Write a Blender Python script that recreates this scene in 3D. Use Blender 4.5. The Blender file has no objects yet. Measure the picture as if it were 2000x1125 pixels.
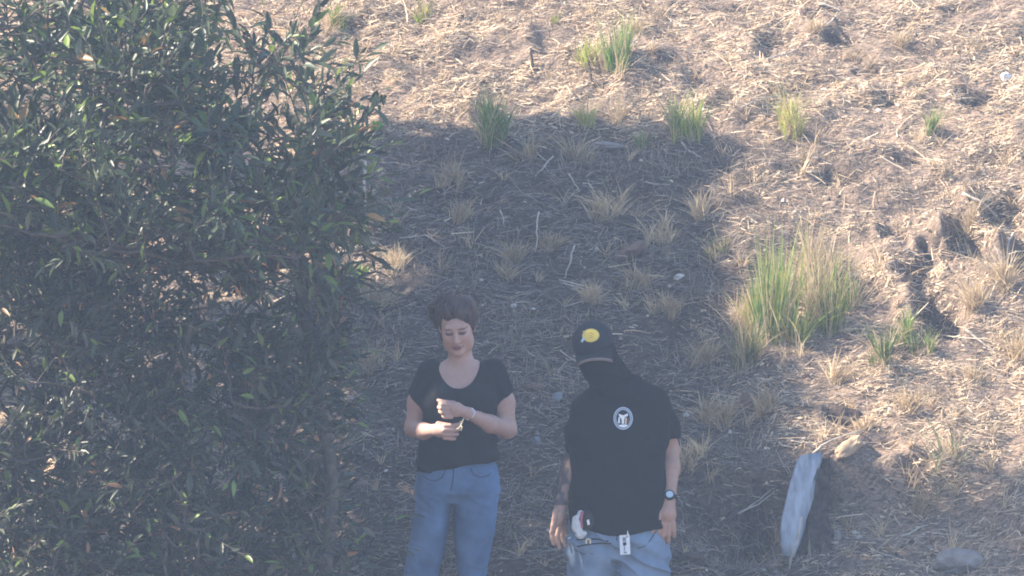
import bpy, math, random
import numpy as np
from mathutils import Vector, Matrix
from mathutils.bvhtree import BVHTree

scene = bpy.context.scene
COL = scene.collection
rng = np.random.default_rng(11)

# ------------------------------------------------------------------ camera
PITCH = math.radians(6.0)
DIST = 30.0
FPX = 435.0 * DIST                      # focal length in pixels of the 2000 px photograph
CAM = np.array([0.0, -DIST * math.cos(PITCH), DIST * math.sin(PITCH)])
FWD = np.array([0.0, math.cos(PITCH), -math.sin(PITCH)])
UPV = np.array([0.0, math.sin(PITCH), math.cos(PITCH)])
cam_data = bpy.data.cameras.new('camera')
cam_data.sensor_width = 36.0
cam_data.lens = FPX / 2000.0 * 36.0
cam_data.clip_start = 0.5
cam_data.clip_end = 2000.0
cam = bpy.data.objects.new('camera', cam_data)
cam.location = CAM
cam.rotation_euler = (math.pi / 2 - PITCH, 0, 0)
COL.objects.link(cam)
scene.camera = cam

# ------------------------------------------------------------------ light
SUN_EL = math.radians(40.0)
SUN_BACK = math.radians(9.0)            # the sun stands left of the view and slightly up the slope
LSUN = np.array([-math.cos(SUN_EL) * math.cos(SUN_BACK), math.cos(SUN_EL) * math.sin(SUN_BACK), math.sin(SUN_EL)])
sun_data = bpy.data.lights.new('sun', 'SUN')
sun_data.energy = 5.0
sun_data.angle = math.radians(0.5)
sun_data.color = (1.0, 0.86, 0.70)
sun = bpy.data.objects.new('sun', sun_data)
sun.rotation_euler = Vector(LSUN).to_track_quat('Z', 'Y').to_euler()
sun.location = (-20, 4, 20)
COL.objects.link(sun)

world = bpy.data.worlds.new('World')
scene.world = world
world.use_nodes = True
wn = world.node_tree
bg = wn.nodes['Background']
sky = wn.nodes.new('ShaderNodeTexSky')
sky.sky_type = 'NISHITA'
sky.sun_disc = False
sky.sun_elevation = SUN_EL
sky.sun_rotation = math.atan2(LSUN[0], LSUN[1])
wn.links.new(sky.outputs[0], bg.inputs[0])
bg.inputs[1].default_value = 0.11
scene.view_settings.view_transform = 'Standard'
scene.view_settings.look = 'None'
scene.view_settings.gamma = 1.0
scene.view_settings.use_curve_mapping = False
scene.view_settings.exposure = 1.88
scene.cycles.filter_width = 1.9
scene.cycles.volume_bounces = 0
scene.cycles.max_bounces = 6
scene.cycles.diffuse_bounces = 3
scene.cycles.transparent_max_bounces = 4


# ------------------------------------------------------------------ helpers
def W(px, py, y):
    """world point seen at photo pixel (px, py) on the vertical plane at depth y"""
    d = FWD + np.array([1.0, 0, 0]) * ((px - 1000.0) / FPX) + UPV * ((562.5 - py) / FPX)
    t = (y - CAM[1]) / d[1]
    return CAM + d * t


def hash2(ix, iy, seed):
    h = (ix.astype(np.int64) * 374761393 + iy.astype(np.int64) * 668265263 + seed * 1442695041) & 0x7fffffff
    h = ((h ^ (h >> 13)) * 1274126177) & 0x7fffffff
    h = h ^ (h >> 16)
    return (h & 0xffff) / 65535.0


def vnoise(x, y, seed=0):
    x = np.asarray(x, float); y = np.asarray(y, float)
    ix = np.floor(x); iy = np.floor(y)
    fx = x - ix; fy = y - iy
    fx = fx * fx * (3 - 2 * fx); fy = fy * fy * (3 - 2 * fy)
    ix = ix.astype(np.int64); iy = iy.astype(np.int64)
    a = hash2(ix, iy, seed); b = hash2(ix + 1, iy, seed)
    c = hash2(ix, iy + 1, seed); d = hash2(ix + 1, iy + 1, seed)
    return (a + (b - a) * fx) * (1 - fy) + (c + (d - c) * fx) * fy


def fbm(x, y, octs=3, seed=0):
    s = 0; amp = 0.5
    for o in range(octs):
        s = s + amp * (vnoise(x, y, seed + o * 17) - 0.5) * 2
        x = x * 2.03 + 3.1; y = y * 2.03 - 1.7; amp *= 0.5
    return s


def vnoise3(x, y, z, seed=0):
    iz = np.floor(z); fz = z - iz; fz = fz * fz * (3 - 2 * fz)
    a = vnoise(x + 31.7 * iz, y + 17.3 * iz, seed); b = vnoise(x + 31.7 * (iz + 1), y + 17.3 * (iz + 1), seed)
    return a + (b - a) * fz


def sstep(a, b, x):
    t = np.clip((x - a) / (b - a), 0, 1)
    return t * t * (3 - 2 * t)


def mesh_np(name, verts, faces, cols=None, smooth=False):
    """mesh from numpy arrays; faces (n,3) or (n,4), or a list of such arrays; cols per vertex"""
    me = bpy.data.meshes.new(name)
    verts = np.ascontiguousarray(verts, dtype=np.float32)
    if not isinstance(faces, list):
        faces = [faces]
    faces = [np.asarray(f, dtype=np.int32) for f in faces if len(f)]
    me.vertices.add(len(verts))
    me.vertices.foreach_set('co', verts.ravel())
    loops = np.concatenate([f.ravel() for f in faces])
    sizes = np.concatenate([np.full(len(f), f.shape[1], np.int32) for f in faces])
    me.loops.add(len(loops))
    me.loops.foreach_set('vertex_index', loops)
    me.polygons.add(len(sizes))
    starts = np.concatenate([[0], np.cumsum(sizes)[:-1]]).astype(np.int32)
    me.polygons.foreach_set('loop_start', starts)
    me.polygons.foreach_set('loop_total', sizes)
    me.polygons.foreach_set('use_smooth', np.full(len(sizes), bool(smooth)))
    me.update(calc_edges=True)
    if cols is not None:
        at = me.color_attributes.new('tone', 'FLOAT_COLOR', 'POINT')
        c = np.ones((len(verts), 4), np.float32); c[:, :3] = cols
        at.data.foreach_set('color', c.ravel())
    return me


def link(name, me, mat=None, parent=None):
    o = bpy.data.objects.new(name, me)
    if mat is not None and me is not None:
        if len(me.materials) == 0:
            me.materials.append(mat)
    COL.objects.link(o)
    if parent is not None:
        o.parent = parent
    return o


def tag(o, label=None, cat=None, group=None, kind=None):
    if label: o['label'] = label
    if cat: o['category'] = cat
    if group: o['group'] = group
    if kind: o['kind'] = kind
    return o


def empty(name, loc):
    o = bpy.data.objects.new(name, None)
    o.location = loc
    o.empty_display_size = 0.1
    COL.objects.link(o)
    return o


def adopt(child, root):
    """parent a mesh built in world coordinates under an Empty that stands elsewhere"""
    child.parent = root
    child.matrix_parent_inverse = Matrix.Translation(root.location).inverted()
    return child


def node_mat(name, base=(0.5, 0.5, 0.5), rough=0.8, vary=0.0, scale=20.0, use_tone=False, spec=0.3,
             bump=0.0, bump_scale=60.0, translucent=0.0, metallic=0.0, sheen=0.0, stretch=None):
    """procedural Principled material: base colour (or the tone attribute) with noise variation and fine bump"""
    m = bpy.data.materials.new(name)
    m.use_nodes = True
    nt = m.node_tree; N = nt.nodes; L = nt.links
    b = N['Principled BSDF']
    b.inputs['Roughness'].default_value = rough
    b.inputs['Specular IOR Level'].default_value = spec
    b.inputs['Metallic'].default_value = metallic
    if sheen:
        b.inputs['Sheen Weight'].default_value = sheen
    tc = N.new('ShaderNodeTexCoord')
    vec = tc.outputs['Object']
    if stretch:
        mp = N.new('ShaderNodeMapping'); mp.inputs['Scale'].default_value = stretch
        L.new(vec, mp.inputs[0]); vec = mp.outputs[0]
    if use_tone:
        a = N.new('ShaderNodeAttribute'); a.attribute_name = 'tone'
        colour = a.outputs['Color']
    else:
        r = N.new('ShaderNodeRGB'); r.outputs[0].default_value = (*base, 1)
        colour = r.outputs[0]
    if vary > 0:
        no = N.new('ShaderNodeTexNoise'); no.inputs['Scale'].default_value = scale
        no.inputs['Detail'].default_value = 5
        L.new(vec, no.inputs['Vector'])
        mr = N.new('ShaderNodeMapRange')
        mr.inputs['From Min'].default_value = 0.3; mr.inputs['From Max'].default_value = 0.7
        mr.inputs['To Min'].default_value = 1 - vary; mr.inputs['To Max'].default_value = 1 + vary
        L.new(no.outputs['Fac'], mr.inputs['Value'])
        mx = N.new('ShaderNodeVectorMath'); mx.operation = 'SCALE'
        L.new(colour, mx.inputs[0]); L.new(mr.outputs[0], mx.inputs['Scale'])
        colour = mx.outputs[0]
    L.new(colour, b.inputs['Base Color'])
    if bump > 0:
        nb = N.new('ShaderNodeTexNoise'); nb.inputs['Scale'].default_value = bump_scale
        nb.inputs['Detail'].default_value = 4
        L.new(vec, nb.inputs['Vector'])
        bp = N.new('ShaderNodeBump'); bp.inputs['Strength'].default_value = bump
        bp.inputs['Distance'].default_value = 0.01
        L.new(nb.outputs['Fac'], bp.inputs['Height'])
        L.new(bp.outputs[0], b.inputs['Normal'])
    if translucent > 0:
        tr = N.new('ShaderNodeBsdfTranslucent')
        L.new(colour, tr.inputs['Color'])
        ms = N.new('ShaderNodeMixShader'); ms.inputs[0].default_value = translucent
        out = N['Material Output']
        L.new(b.outputs[0], ms.inputs[1]); L.new(tr.outputs[0], ms.inputs[2])
        L.new(ms.outputs[0], out.inputs['Surface'])
    return m


def ribbons(P0, D, S, Ln, Wd, Cv, segs=3, tip=0.2, base=1.0):
    """n flat blades: start P0, direction D, side S, length Ln, width Wd, curvature vector Cv (added as t^2)"""
    n = len(P0)
    t = np.linspace(0, 1, segs + 1)
    mid = P0[:, None, :] + D[:, None, :] * (Ln[:, None] * t)[:, :, None] + Cv[:, None, :] * (t ** 2)[None, :, None]
    prof = base + (1 - base) * np.minimum(t / 0.35, 1)
    prof = prof * (1 - (1 - tip) * np.clip((t - 0.3) / 0.7, 0, 1) ** 1.5)
    off = S[:, None, :] * (Wd[:, None] * 0.5 * prof[None, :])[:, :, None]
    V = np.stack([mid - off, mid + off], axis=2).reshape(-1, 3)
    k = np.arange(segs)
    q = np.stack([2 * k, 2 * k + 1, 2 * k + 3, 2 * k + 2], axis=1)
    F = (q[None] + (np.arange(n) * 2 * (segs + 1))[:, None, None]).reshape(-1, 4)
    return V, F, 2 * (segs + 1)


def tube(pts, rad, sides=6, cap=True):
    pts = np.asarray(pts, float); n = len(pts)
    rad = np.broadcast_to(np.asarray(rad, float), (n,))
    tan = np.gradient(pts, axis=0)
    tan /= np.linalg.norm(tan, axis=1)[:, None] + 1e-9
    ref = np.array([0.13, 0.97, 0.2]) if abs(tan[:, 1]).mean() < 0.8 else np.array([1.0, 0.1, 0.0])
    a = np.cross(tan, ref); a /= np.linalg.norm(a, axis=1)[:, None] + 1e-9
    b = np.cross(tan, a)
    th = np.arange(sides) / sides * 2 * np.pi
    V = pts[:, None] + rad[:, None, None] * (np.cos(th)[None, :, None] * a[:, None] + np.sin(th)[None, :, None] * b[:, None])
    V = V.reshape(-1, 3)
    i = np.arange(n - 1)[:, None] * sides; j = np.arange(sides)[None]; j2 = (j + 1) % sides
    F = np.stack([i + j, i + j2, i + sides + j2, i + sides + j], axis=-1).reshape(-1, 4)
    T = np.zeros((0, 3), int)
    if cap:
        V = np.vstack([V, pts[0], pts[-1]])
        c0 = n * sides; c1 = c0 + 1; js = np.arange(sides)
        T = np.vstack([np.stack([np.full(sides, c0), (js + 1) % sides, js], 1),
                       np.stack([np.full(sides, c1), (n - 1) * sides + js, (n - 1) * sides + (js + 1) % sides], 1)])
    return V, F, T


class Bag:
    """collects pieces of one part into one mesh"""
    def __init__(s): s.v = []; s.q = []; s.t = []; s.c = []; s.n = 0
    def add(s, V, Q=None, T=None, col=None):
        s.v.append(V)
        if Q is not None and len(Q): s.q.append(np.asarray(Q) + s.n)
        if T is not None and len(T): s.t.append(np.asarray(T) + s.n)
        if col is not None: s.c.append(np.broadcast_to(np.asarray(col, float), (len(V), 3)))
        s.n += len(V)
    def build(s, name, mat, parent=None, smooth=False):
        f = []
        if s.q: f.append(np.vstack(s.q))
        if s.t: f.append(np.vstack(s.t))
        me = mesh_np(name, np.vstack(s.v), f, np.vstack(s.c) if s.c else None, smooth)
        o = link(name, me, mat)
        if parent is not None: adopt(o, parent)
        return o
# ------------------------------------------------------------------ the slope
SLOPE = math.tan(math.radians(26.0))
Z0 = -1.72


def base_plane(x, y):
    yc = np.clip(y, -6.5, 16.0)
    return Z0 + SLOPE * yc + 0.03 * x


def ray_ground(px, py, fn):
    d = FWD + np.array([1.0, 0, 0]) * ((px - 1000.0) / FPX) + UPV * ((562.5 - py) / FPX)
    lo, hi = 24.0, 60.0
    for n in (400, 60):
        s = np.linspace(lo, hi, n)
        p = CAM[None] + d[None] * s[:, None]
        below = p[:, 2] < fn(p[:, 0], p[:, 1])
        i = int(np.argmax(below)) if below.any() else n - 1
        lo, hi = s[max(i - 1, 0)], s[i]
    return CAM + d * hi


# hollows of the washed-out gully on the right and the scrapes elsewhere: photo pixel, half sizes in m, depth
PITS = []
for (px, py, rx, ry, dep) in [
        (1885, 465, .11, .22, .16), (1835, 610, .13, .22, .16), (1745, 450, .07, .10, .09), (1795, 540, .10, .16, .10),
        (1815, 480, .06, .14, .09), (1960, 405, .14, .18, .13), (1690, 560, .10, .08, .07), (1995, 500, .08, .2, .12),
        (1760, 690, .10, .08, .06), (1620, 560, .08, .06, .05), (1300, 125, .14, .07, .08), (1400, 210, .1, .06, .05),
        (1085, 95, .09, .05, .05), (1640, 75, .10, .07, .07), (1610, 25, .10, .05, .06), (1790, 40, .10, .05, .06),
        (1510, 75, .10, .05, .05), (1430, 10, .14, .05, .07), (1500, 105, .06, .05, .05), (1690, 130, .07, .05, .05),
        (1920, 190, .12, .06, .06), (1740, 185, .08, .05, .05), (1930, 300, .12, .07, .06), (1560, 330, .10, .05, .05),
        (1430, 330, .12, .06, .06), (1640, 340, .12, .08, .07), (1770, 300, .08, .05, .05), (1870, 20, .09, .05, .06),
        (690, 45, .08, .05, .06), (830, 45, .06, .05, .05), (920, 140, .07, .05, .04), (1345, 400, .12, .1, .05),
        (1640, 815, .07, .06, .08), (1350, 470, .1, .1, .05), (1250, 400, .16, .1, .05), (1420, 1000, .25, .2, .08),
        (1700, 1000, .1, .06, .05), (1800, 900, .1, .06, .05), (1720, 860, .09, .05, .05), (1480, 950, .08, .15, .10)]:
    p = ray_ground(px, py, base_plane)
    PITS.append((p[0], p[1], rx, ry, dep * (0.7 if dep < .08 else 1.0)))
BANK = ray_ground(1570, 893, base_plane)


def gh(x, y):
    x = np.asarray(x, float); y = np.asarray(y, float)
    shp = x.shape
    x = np.atleast_1d(x); y = np.atleast_1d(y)
    z = base_plane(x, y)
    z = z + 0.07 * fbm(x * 0.55, y * 0.55, 2, 5) + 0.05 * fbm(x * 1.7, y * 1.9, 3, 9)
    lump = vnoise(x * 4.2 + 0.8 * y, y * 5.5, 21)
    clod = vnoise(x * 10.5 + 0.4 * fbm(x * 4, y * 4, 2, 3), y * 10.0 + 0.4 * fbm(x * 4, y * 4, 2, 4), 25)
    z = z + 0.060 * (lump ** 2 - 0.3) + 0.060 * (clod ** 1.6 - 0.35) * (0.4 + 0.6 * vnoise(x * 1.1, y * 1.1, 29)) + 0.022 * fbm(x * 9, y * 11, 2, 33) + 0.010 * fbm(x * 26, y * 28, 2, 47)
    for (cx, cy, rx, ry, dep) in PITS:
        sel = (np.abs(x - cx) < rx * 2.4) & (np.abs(y - cy) < ry * 1.6)
        if not np.any(sel):
            continue
        xs = x[sel]; ys = y[sel]
        wob = 0.95 * fbm(xs * 8 + cx, ys * 8, 3, 61)
        q = ((xs - cx) / rx) ** 2 + ((ys - cy) / ry) ** 2 + wob
        dz = -dep * (1 - sstep(0.25, 1.5, q))
        # the spoil thrown up along the left rim, towards the sun
        q2 = ((xs - cx + rx * 1.15) / (rx * 0.6)) ** 2 + ((ys - cy) / ry) ** 2 + wob
        dz = dz + dep * 0.45 * (1 - sstep(0.1, 1.4, q2))
        z[sel] += 1.05 * dz
    # cut bank that the grey post leans on
    yb = BANK[1] + 0.05 * fbm(x * 3, x * 0 + 1.3, 2, 71) - 0.10 * np.abs(x - BANK[0])
    wx = sstep(BANK[0] - 0.75, BANK[0] - 0.15, x) * (1 - sstep(BANK[0] + 0.5, BANK[0] + 1.3, x))
    step = sstep(0.0, 0.10, yb - y) * (1 - sstep(0.35, 0.95, yb - y))
    z = z - 0.17 * wx * step
    return z.reshape(shp) if shp else float(z[0])


def G(px, py):
    return ray_ground(px, py, gh)


def gnormal(x, y, e=0.03):
    dx = (gh(x + e, y) - gh(x - e, y)) / (2 * e)
    dy = (gh(x, y + e) - gh(x, y - e)) / (2 * e)
    n = np.stack([-dx, -dy, np.ones_like(dx)], -1)
    return n / np.linalg.norm(n, axis=-1, keepdims=True)


def graded(lo, hi, step, far):
    c = np.arange(lo, hi + 1e-6, step)
    out = [c]
    s = step * 1.5; a = hi; right = []
    while a < far: a += s; right.append(a); s *= 1.28
    s = step * 1.5; a = lo; left = []
    while a > -far: a -= s; left.append(a); s *= 1.28
    return np.concatenate([left[::-1], c, right])


gx = graded(-3.0, 3.0, 0.019, 180.0)
gy = graded(-0.2, 6.6, 0.021, 180.0)
GX, GY = np.meshgrid(gx, gy, indexing='ij')
near = np.exp(-np.maximum(np.maximum(np.abs(GX) - 6, 0), np.maximum(np.abs(GY - 3) - 9, 0)) / 4)
GZ = gh(GX, GY)
GZ = base_plane(GX, GY) + (GZ - base_plane(GX, GY)) * near
nx_, ny_ = GX.shape
ii = np.arange(nx_ - 1)[:, None] * ny_ + np.arange(ny_ - 1)[None]
gf = np.stack([ii, ii + ny_, ii + ny_ + 1, ii + 1], -1).reshape(-1, 4)
gv = np.stack([GX, GY, GZ], -1).reshape(-1, 3)


def bare_shade(x, y):
    """how far strawless soil is darkened to paint in the shade (1) rather than covered in cut straw (0)"""
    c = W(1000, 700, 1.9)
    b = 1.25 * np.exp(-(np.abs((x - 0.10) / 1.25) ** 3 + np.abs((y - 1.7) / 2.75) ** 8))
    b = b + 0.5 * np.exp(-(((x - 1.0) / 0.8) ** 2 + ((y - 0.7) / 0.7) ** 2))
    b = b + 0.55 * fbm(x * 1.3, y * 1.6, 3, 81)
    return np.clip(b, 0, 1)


def soil_material():
    m = bpy.data.materials.new('dry_soil_and_litter')
    m.use_nodes = True
    nt = m.node_tree; N = nt.nodes; L = nt.links
    b = N['Principled BSDF']; b.inputs['Roughness'].default_value = 0.95
    b.inputs['Specular IOR Level'].default_value = 0.1
    tc = N.new('ShaderNodeTexCoord')
    at = N.new('ShaderNodeAttribute'); at.attribute_name = 'tone'
    mp = N.new('ShaderNodeMapping'); mp.inputs['Scale'].default_value = (1.0, 2.2, 1.0)
    L.new(tc.outputs['Object'], mp.inputs[0])
    n1 = N.new('ShaderNodeTexNoise'); n1.inputs['Scale'].default_value = 34; n1.inputs['Detail'].default_value = 8
    n1.inputs['Distortion'].default_value = 1.2
    L.new(mp.outputs[0], n1.inputs['Vector'])
    cr = N.new('ShaderNodeValToRGB')
    cr.color_ramp.elements[0].position = 0.34; cr.color_ramp.elements[0].color = (0.35, 0.35, 0.35, 1)
    cr.color_ramp.elements[1].position = 0.68; cr.color_ramp.elements[1].color = (1.5, 1.45, 1.4, 1)
    L.new(n1.outputs['Fac'], cr.inputs[0])
    mx = N.new('ShaderNodeMix'); mx.data_type = 'RGBA'; mx.blend_type = 'MULTIPLY'
    mx.inputs[0].default_value = 1.0
    L.new(at.outputs['Color'], mx.inputs[6]); L.new(cr.outputs[0], mx.inputs[7])
    L.new(mx.outputs[2], b.inputs['Base Color'])
    n2 = N.new('ShaderNodeTexNoise'); n2.inputs['Scale'].default_value = 90; n2.inputs['Detail'].default_value = 5
    L.new(tc.outputs['Object'], n2.inputs['Vector'])
    bp = N.new('ShaderNodeBump'); bp.inputs['Strength'].default_value = 0.6; bp.inputs['Distance'].default_value = 0.012
    L.new(n2.outputs['Fac'], bp.inputs['Height']); L.new(bp.outputs[0], b.inputs['Normal'])
    return m


bb = bare_shade(gv[:, 0], gv[:, 1])[:, None]
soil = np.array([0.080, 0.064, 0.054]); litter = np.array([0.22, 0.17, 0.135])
gcol = soil * bb + litter * (1 - bb)  # soil colour darkened in the middle to deepen the shade there
pit = np.zeros(len(gv))
for (cx, cy, rx, ry, dep) in PITS:
    q = ((gv[:, 0] - cx) / rx) ** 2 + ((gv[:, 1] - cy) / ry) ** 2
    pit = np.maximum(pit, 1 - sstep(0.4, 1.3, q))
gcol = gcol * (1 - pit[:, None]) + np.array([0.10, 0.077, 0.062]) * pit[:, None]    # one dark earth tone over the hollows
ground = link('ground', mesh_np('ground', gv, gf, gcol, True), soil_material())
tag(ground, 'dry hillside of dark soil and cut straw rising behind the two people', None, None, 'structure')

# ------------------------------------------------------------------ cut straw lying on the slope
straw_mat = node_mat('straw', rough=0.75, use_tone=True, vary=0.15, scale=30, spec=0.25, translucent=0.15)
STRAW = np.array([[.60, .47, .34], [.66, .54, .40], [.50, .40, .31], [.42, .35, .29], [.56, .41, .29], [.70, .60, .48],
                  [.30, .22, .165], [.20, .145, .11], [.38, .33, .30], [.62, .50, .36]])


STRAW = STRAW * np.array([1.03, 1.0, .92])


def scatter(n, keep):
    """random ground points in the part of the slope the photo shows, kept with probability keep(x, y)"""
    x = rng.uniform(-2.95, 2.95, n); y = rng.uniform(0.1, 6.5, n)
    k = rng.random(n) < keep(x, y)
    return x[k], y[k]


def straw_layer(n, lmin, lmax, wmin, wmax, keep, lift, pal):
    x, y = scatter(n, keep)
    n = len(x)
    nor = gnormal(x, y)
    ang = rng.normal(0.10, 0.55, n) + np.where(rng.random(n) < 0.25, rng.uniform(-1.5, 1.5, n), 0) + np.where(rng.random(n) < .5, np.pi, 0)
    d = np.stack([np.cos(ang), np.sin(ang), np.zeros(n)], -1)
    d = d - nor * (d * nor).sum(1)[:, None]; d /= np.linalg.norm(d, axis=1)[:, None]
    d = d + nor * rng.normal(0.05, 0.16, n)[:, None]
    d /= np.linalg.norm(d, axis=1)[:, None]
    s = np.cross(nor, d); s /= np.linalg.norm(s, axis=1)[:, None]
    roll = rng.normal(0, 0.5, n)[:, None]
    s2 = s * np.cos(roll) + nor * np.sin(roll)
    Ln = lmin + (lmax - lmin) * rng.random(n) ** 1.8
    Wd = rng.uniform(wmin, wmax, n)
    P0 = np.stack([x, y, gh(x, y)], -1) + nor * (rng.random(n) ** 2 * lift + 0.002)[:, None]
    Cv = (s * rng.normal(0, 0.22, n)[:, None] + nor * rng.normal(-0.05, 0.10, n)[:, None]) * Ln[:, None]
    V, F, per = ribbons(P0, d, s2, Ln, Wd, Cv, 3, 0.5)
    c = pal[rng.choice(len(pal), n, p=None)] * rng.uniform(0.75, 1.15, n)[:, None]
    return V, F, np.repeat(c, per, axis=0)


bag = Bag()
patchy = lambda x, y: (0.14 + 0.86 * sstep(-0.12, 0.20, fbm(x * 4.5, y * 6, 3, 91))) * (0.35 + 0.65 * sstep(-.25, .05, fbm(x * 1.2, y * 2.6, 3, 93)))
V, F, C = straw_layer(430000, .012, .085, .002, .0055, lambda x, y: np.clip(1.0 - 1.02 * bare_shade(x, y), 0.04, 1) * patchy(x, y), .016, STRAW)
bag.add(V, F, None, C)
V, F, C = straw_layer(42000, .012, .04, .006, .014, lambda x, y: np.clip(1.0 - 1.05 * bare_shade(x, y), 0.02, 1) * patchy(x, y), .012, STRAW)   # chips and flat leaf bits
bag.add(V, F, None, C)
V, F, C = straw_layer(2600, .07, .20, .003, .006, lambda x, y: np.clip(1.0 - 0.85 * bare_shade(x, y), 0.12, 1), .03, STRAW[2:6])
bag.add(V, F, None, C)
# litter in darker colours, painting the shade into the middle of the slope
SHADE_BROWN = np.array([[.20, .165, .135], [.26, .215, .17], [.14, .118, .10], [.32, .27, .22], [.22, .21, .20]])
V, F, C = straw_layer(150000, .015, .11, .002, .005, lambda x, y: np.clip(0.15 + 0.85 * bare_shade(x, y), 0, 1) * (0.4 + 0.6 * patchy(x + 3, y)), .025, SHADE_BROWN)
bag.add(V, F, None, C)
# short upright stubble still rooted in the soil
x, y = scatter(60000, lambda x, y: sstep(.0, .35, fbm(x * 3.1, y * 3.1, 2, 95)) * .8)
n = len(x)
P0 = np.stack([x, y, gh(x, y) - .005], -1)
D = rng.normal(0, .28, (n, 3)) + np.array([0, 0, 1.0]); D /= np.linalg.norm(D, axis=1)[:, None]
S = np.cross(D, rng.normal(0, .3, (n, 3)) + np.array([0, 1.0, 0])); S /= np.linalg.norm(S, axis=1)[:, None]
Ln = rng.uniform(.02, .075, n)
V, F, per = ribbons(P0, D, S, Ln, rng.uniform(.0022, .0045, n), rng.normal(0, .3, (n, 3)) * Ln[:, None], 3, .4)
bag.add(V, F, None, np.repeat(np.array([[.30, .24, .18], [.40, .32, .24], [.22, .175, .14]])[rng.choice(3, n)] * rng.uniform(.7, 1.1, n)[:, None], per, axis=0))
straw = bag.build('cut_straw', straw_mat)
tag(straw, 'matted cut straw and dead grass lying over the slope', None, None, 'stuff')

# small stones and clods, too many to count
bag = Bag()
x, y = scatter(5200, lambda x, y: 0.25 + 0.75 * bare_shade(x, y))
ico = np.array([[1, 0, 0], [-1, 0, 0], [0, 1, 0], [0, -1, 0], [0, 0, 1], [0, 0, -1]], float)
icf = np.array([[0, 2, 4], [2, 1, 4], [1, 3, 4], [3, 0, 4], [2, 0, 5], [1, 2, 5], [3, 1, 5], [0, 3, 5]])
n = len(x)
r = 0.004 + 0.014 * rng.random(n) ** 3
V = ico[None] * rng.uniform(0.6, 1.3, (n, 6, 1)) * r[:, None, None] * rng.uniform(0.7, 1.4, (n, 1, 3))
V = V + np.stack([x, y, gh(x, y) + 0.2 * r], -1)[:, None]
pal = np.array([[.12, .09, .07], [.16, .12, .09], [.30, .27, .24], [.09, .07, .055], [.46, .43, .39]])
c = pal[rng.choice(5, n, p=[.34, .26, .12, .22, .06])]
bag.add(V.reshape(-1, 3), None, (icf[None] + (np.arange(n) * 6)[:, None, None]).reshape(-1, 3), np.repeat(c, 6, 0))
pebbles = bag.build('loose_earth_crumbs', node_mat('earth_crumbs', rough=0.95, use_tone=True, vary=0.2, scale=80))
tag(pebbles, 'loose crumbs of earth and grit scattered on the slope', None, None, 'stuff')
# ------------------------------------------------------------------ leaves
def leaf_template(fold=0.18, bend=0.12):
    """lanceolate leaf along +x, unit length, half width 0.5 (scaled later), 11 vertices"""
    xs = [0.0, 0.22, 0.5, 0.78, 1.0]
    wd = [0.0, 0.78, 1.0, 0.62, 0.0]
    v = []
    for x, w in zip(xs, wd):
        z = -bend * x * x
        if w == 0: v.append((x, 0, z))
        else: v += [(x, -0.5 * w, z + fold * 0.5 * w), (x, 0, z), (x, 0.5 * w, z + fold * 0.5 * w)]
    t = [(0, 1, 2), (0, 2, 3), (7, 10, 8), (8, 10, 9)]
    q = [(1, 4, 5, 2), (2, 5, 6, 3), (4, 7, 8, 5), (5, 8, 9, 6)]
    return np.array(v, float), np.array(q), np.array(t)


LEAF_V, LEAF_Q, LEAF_T = leaf_template()


def rand_unit(n):
    v = rng.normal(0, 1, (n, 3))
    return v / np.linalg.norm(v, axis=1)[:, None]


def frames(d, up):
    """orthonormal frames (n,3,3): x along d, z near up"""
    d = d / (np.linalg.norm(d, axis=1)[:, None] + 1e-9)
    s = np.cross(up, d); s /= np.linalg.norm(s, axis=1)[:, None] + 1e-9
    u = np.cross(d, s)
    return np.stack([d, s, u], axis=2)


def leaf_cloud(P, D, U, L, Wd, cols):
    n = len(P)
    M = frames(D, U)
    T = LEAF_V[None] * np.stack([L, Wd, L], 1)[:, None, :]
    V = np.einsum('nij,nkj->nki', M, T) + P[:, None]
    k = len(LEAF_V); o = (np.arange(n) * k)[:, None, None]
    return V.reshape(-1, 3), (LEAF_Q[None] + o).reshape(-1, 4), (LEAF_T[None] + o).reshape(-1, 3), np.repeat(cols, k, axis=0)


bark = node_mat('bark', (0.085, 0.072, 0.064), rough=0.9, vary=0.4, scale=25, bump=0.5, bump_scale=60)
leaf_mat = node_mat('leaf', rough=0.42, use_tone=True, vary=0.15, scale=9, spec=0.4, translucent=0.3)

# ------------------------------------------------------------------ trees added out of view on the left, crowns shaped to the wanted shadow
SHADE_PX = [(-900, 252), (500, 250), (820, 250), (1000, 244), (1250, 250), (1385, 268), (1430, 300), (1395, 345), (1365, 430),
            (1385, 520), (1405, 600), (1450, 690), (1530, 735), (1560, 790), (1550, 862), (1600, 900), (1700, 922), (1850, 922),
            (2000, 936), (2200, 985), (2600, 1300), (2600, 1700), (-1500, 1900)]
poly = np.array([ray_ground(px, py, base_plane)[:2] if py < 1150 else (W(px, py, 0)[0], 0.5 - (py - 1150) * 0.009) for px, py in SHADE_PX])


def in_poly(x, y, P):
    c = np.zeros(len(x), bool); j = len(P) - 1
    for i in range(len(P)):
        xi, yi = P[i]; xj, yj = P[j]
        c ^= ((yi > y) != (yj > y)) & (x < (xj - xi) * (y - yi) / (yj - yi + 1e-12) + xi)
        j = i
    return c


# gaps cut into the added crowns so sun reaches chosen spots: world point lit, radius
SUN_GAPS = [(W(855, 838, -0.24), 0.05), (W(1080, 1015, -0.58), 0.0),
            (ray_ground(655, 535, base_plane) + np.array([0, 0, .05]), 0.13), (ray_ground(695, 520, base_plane) + np.array([0, 0, .05]), 0.13)]


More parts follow.
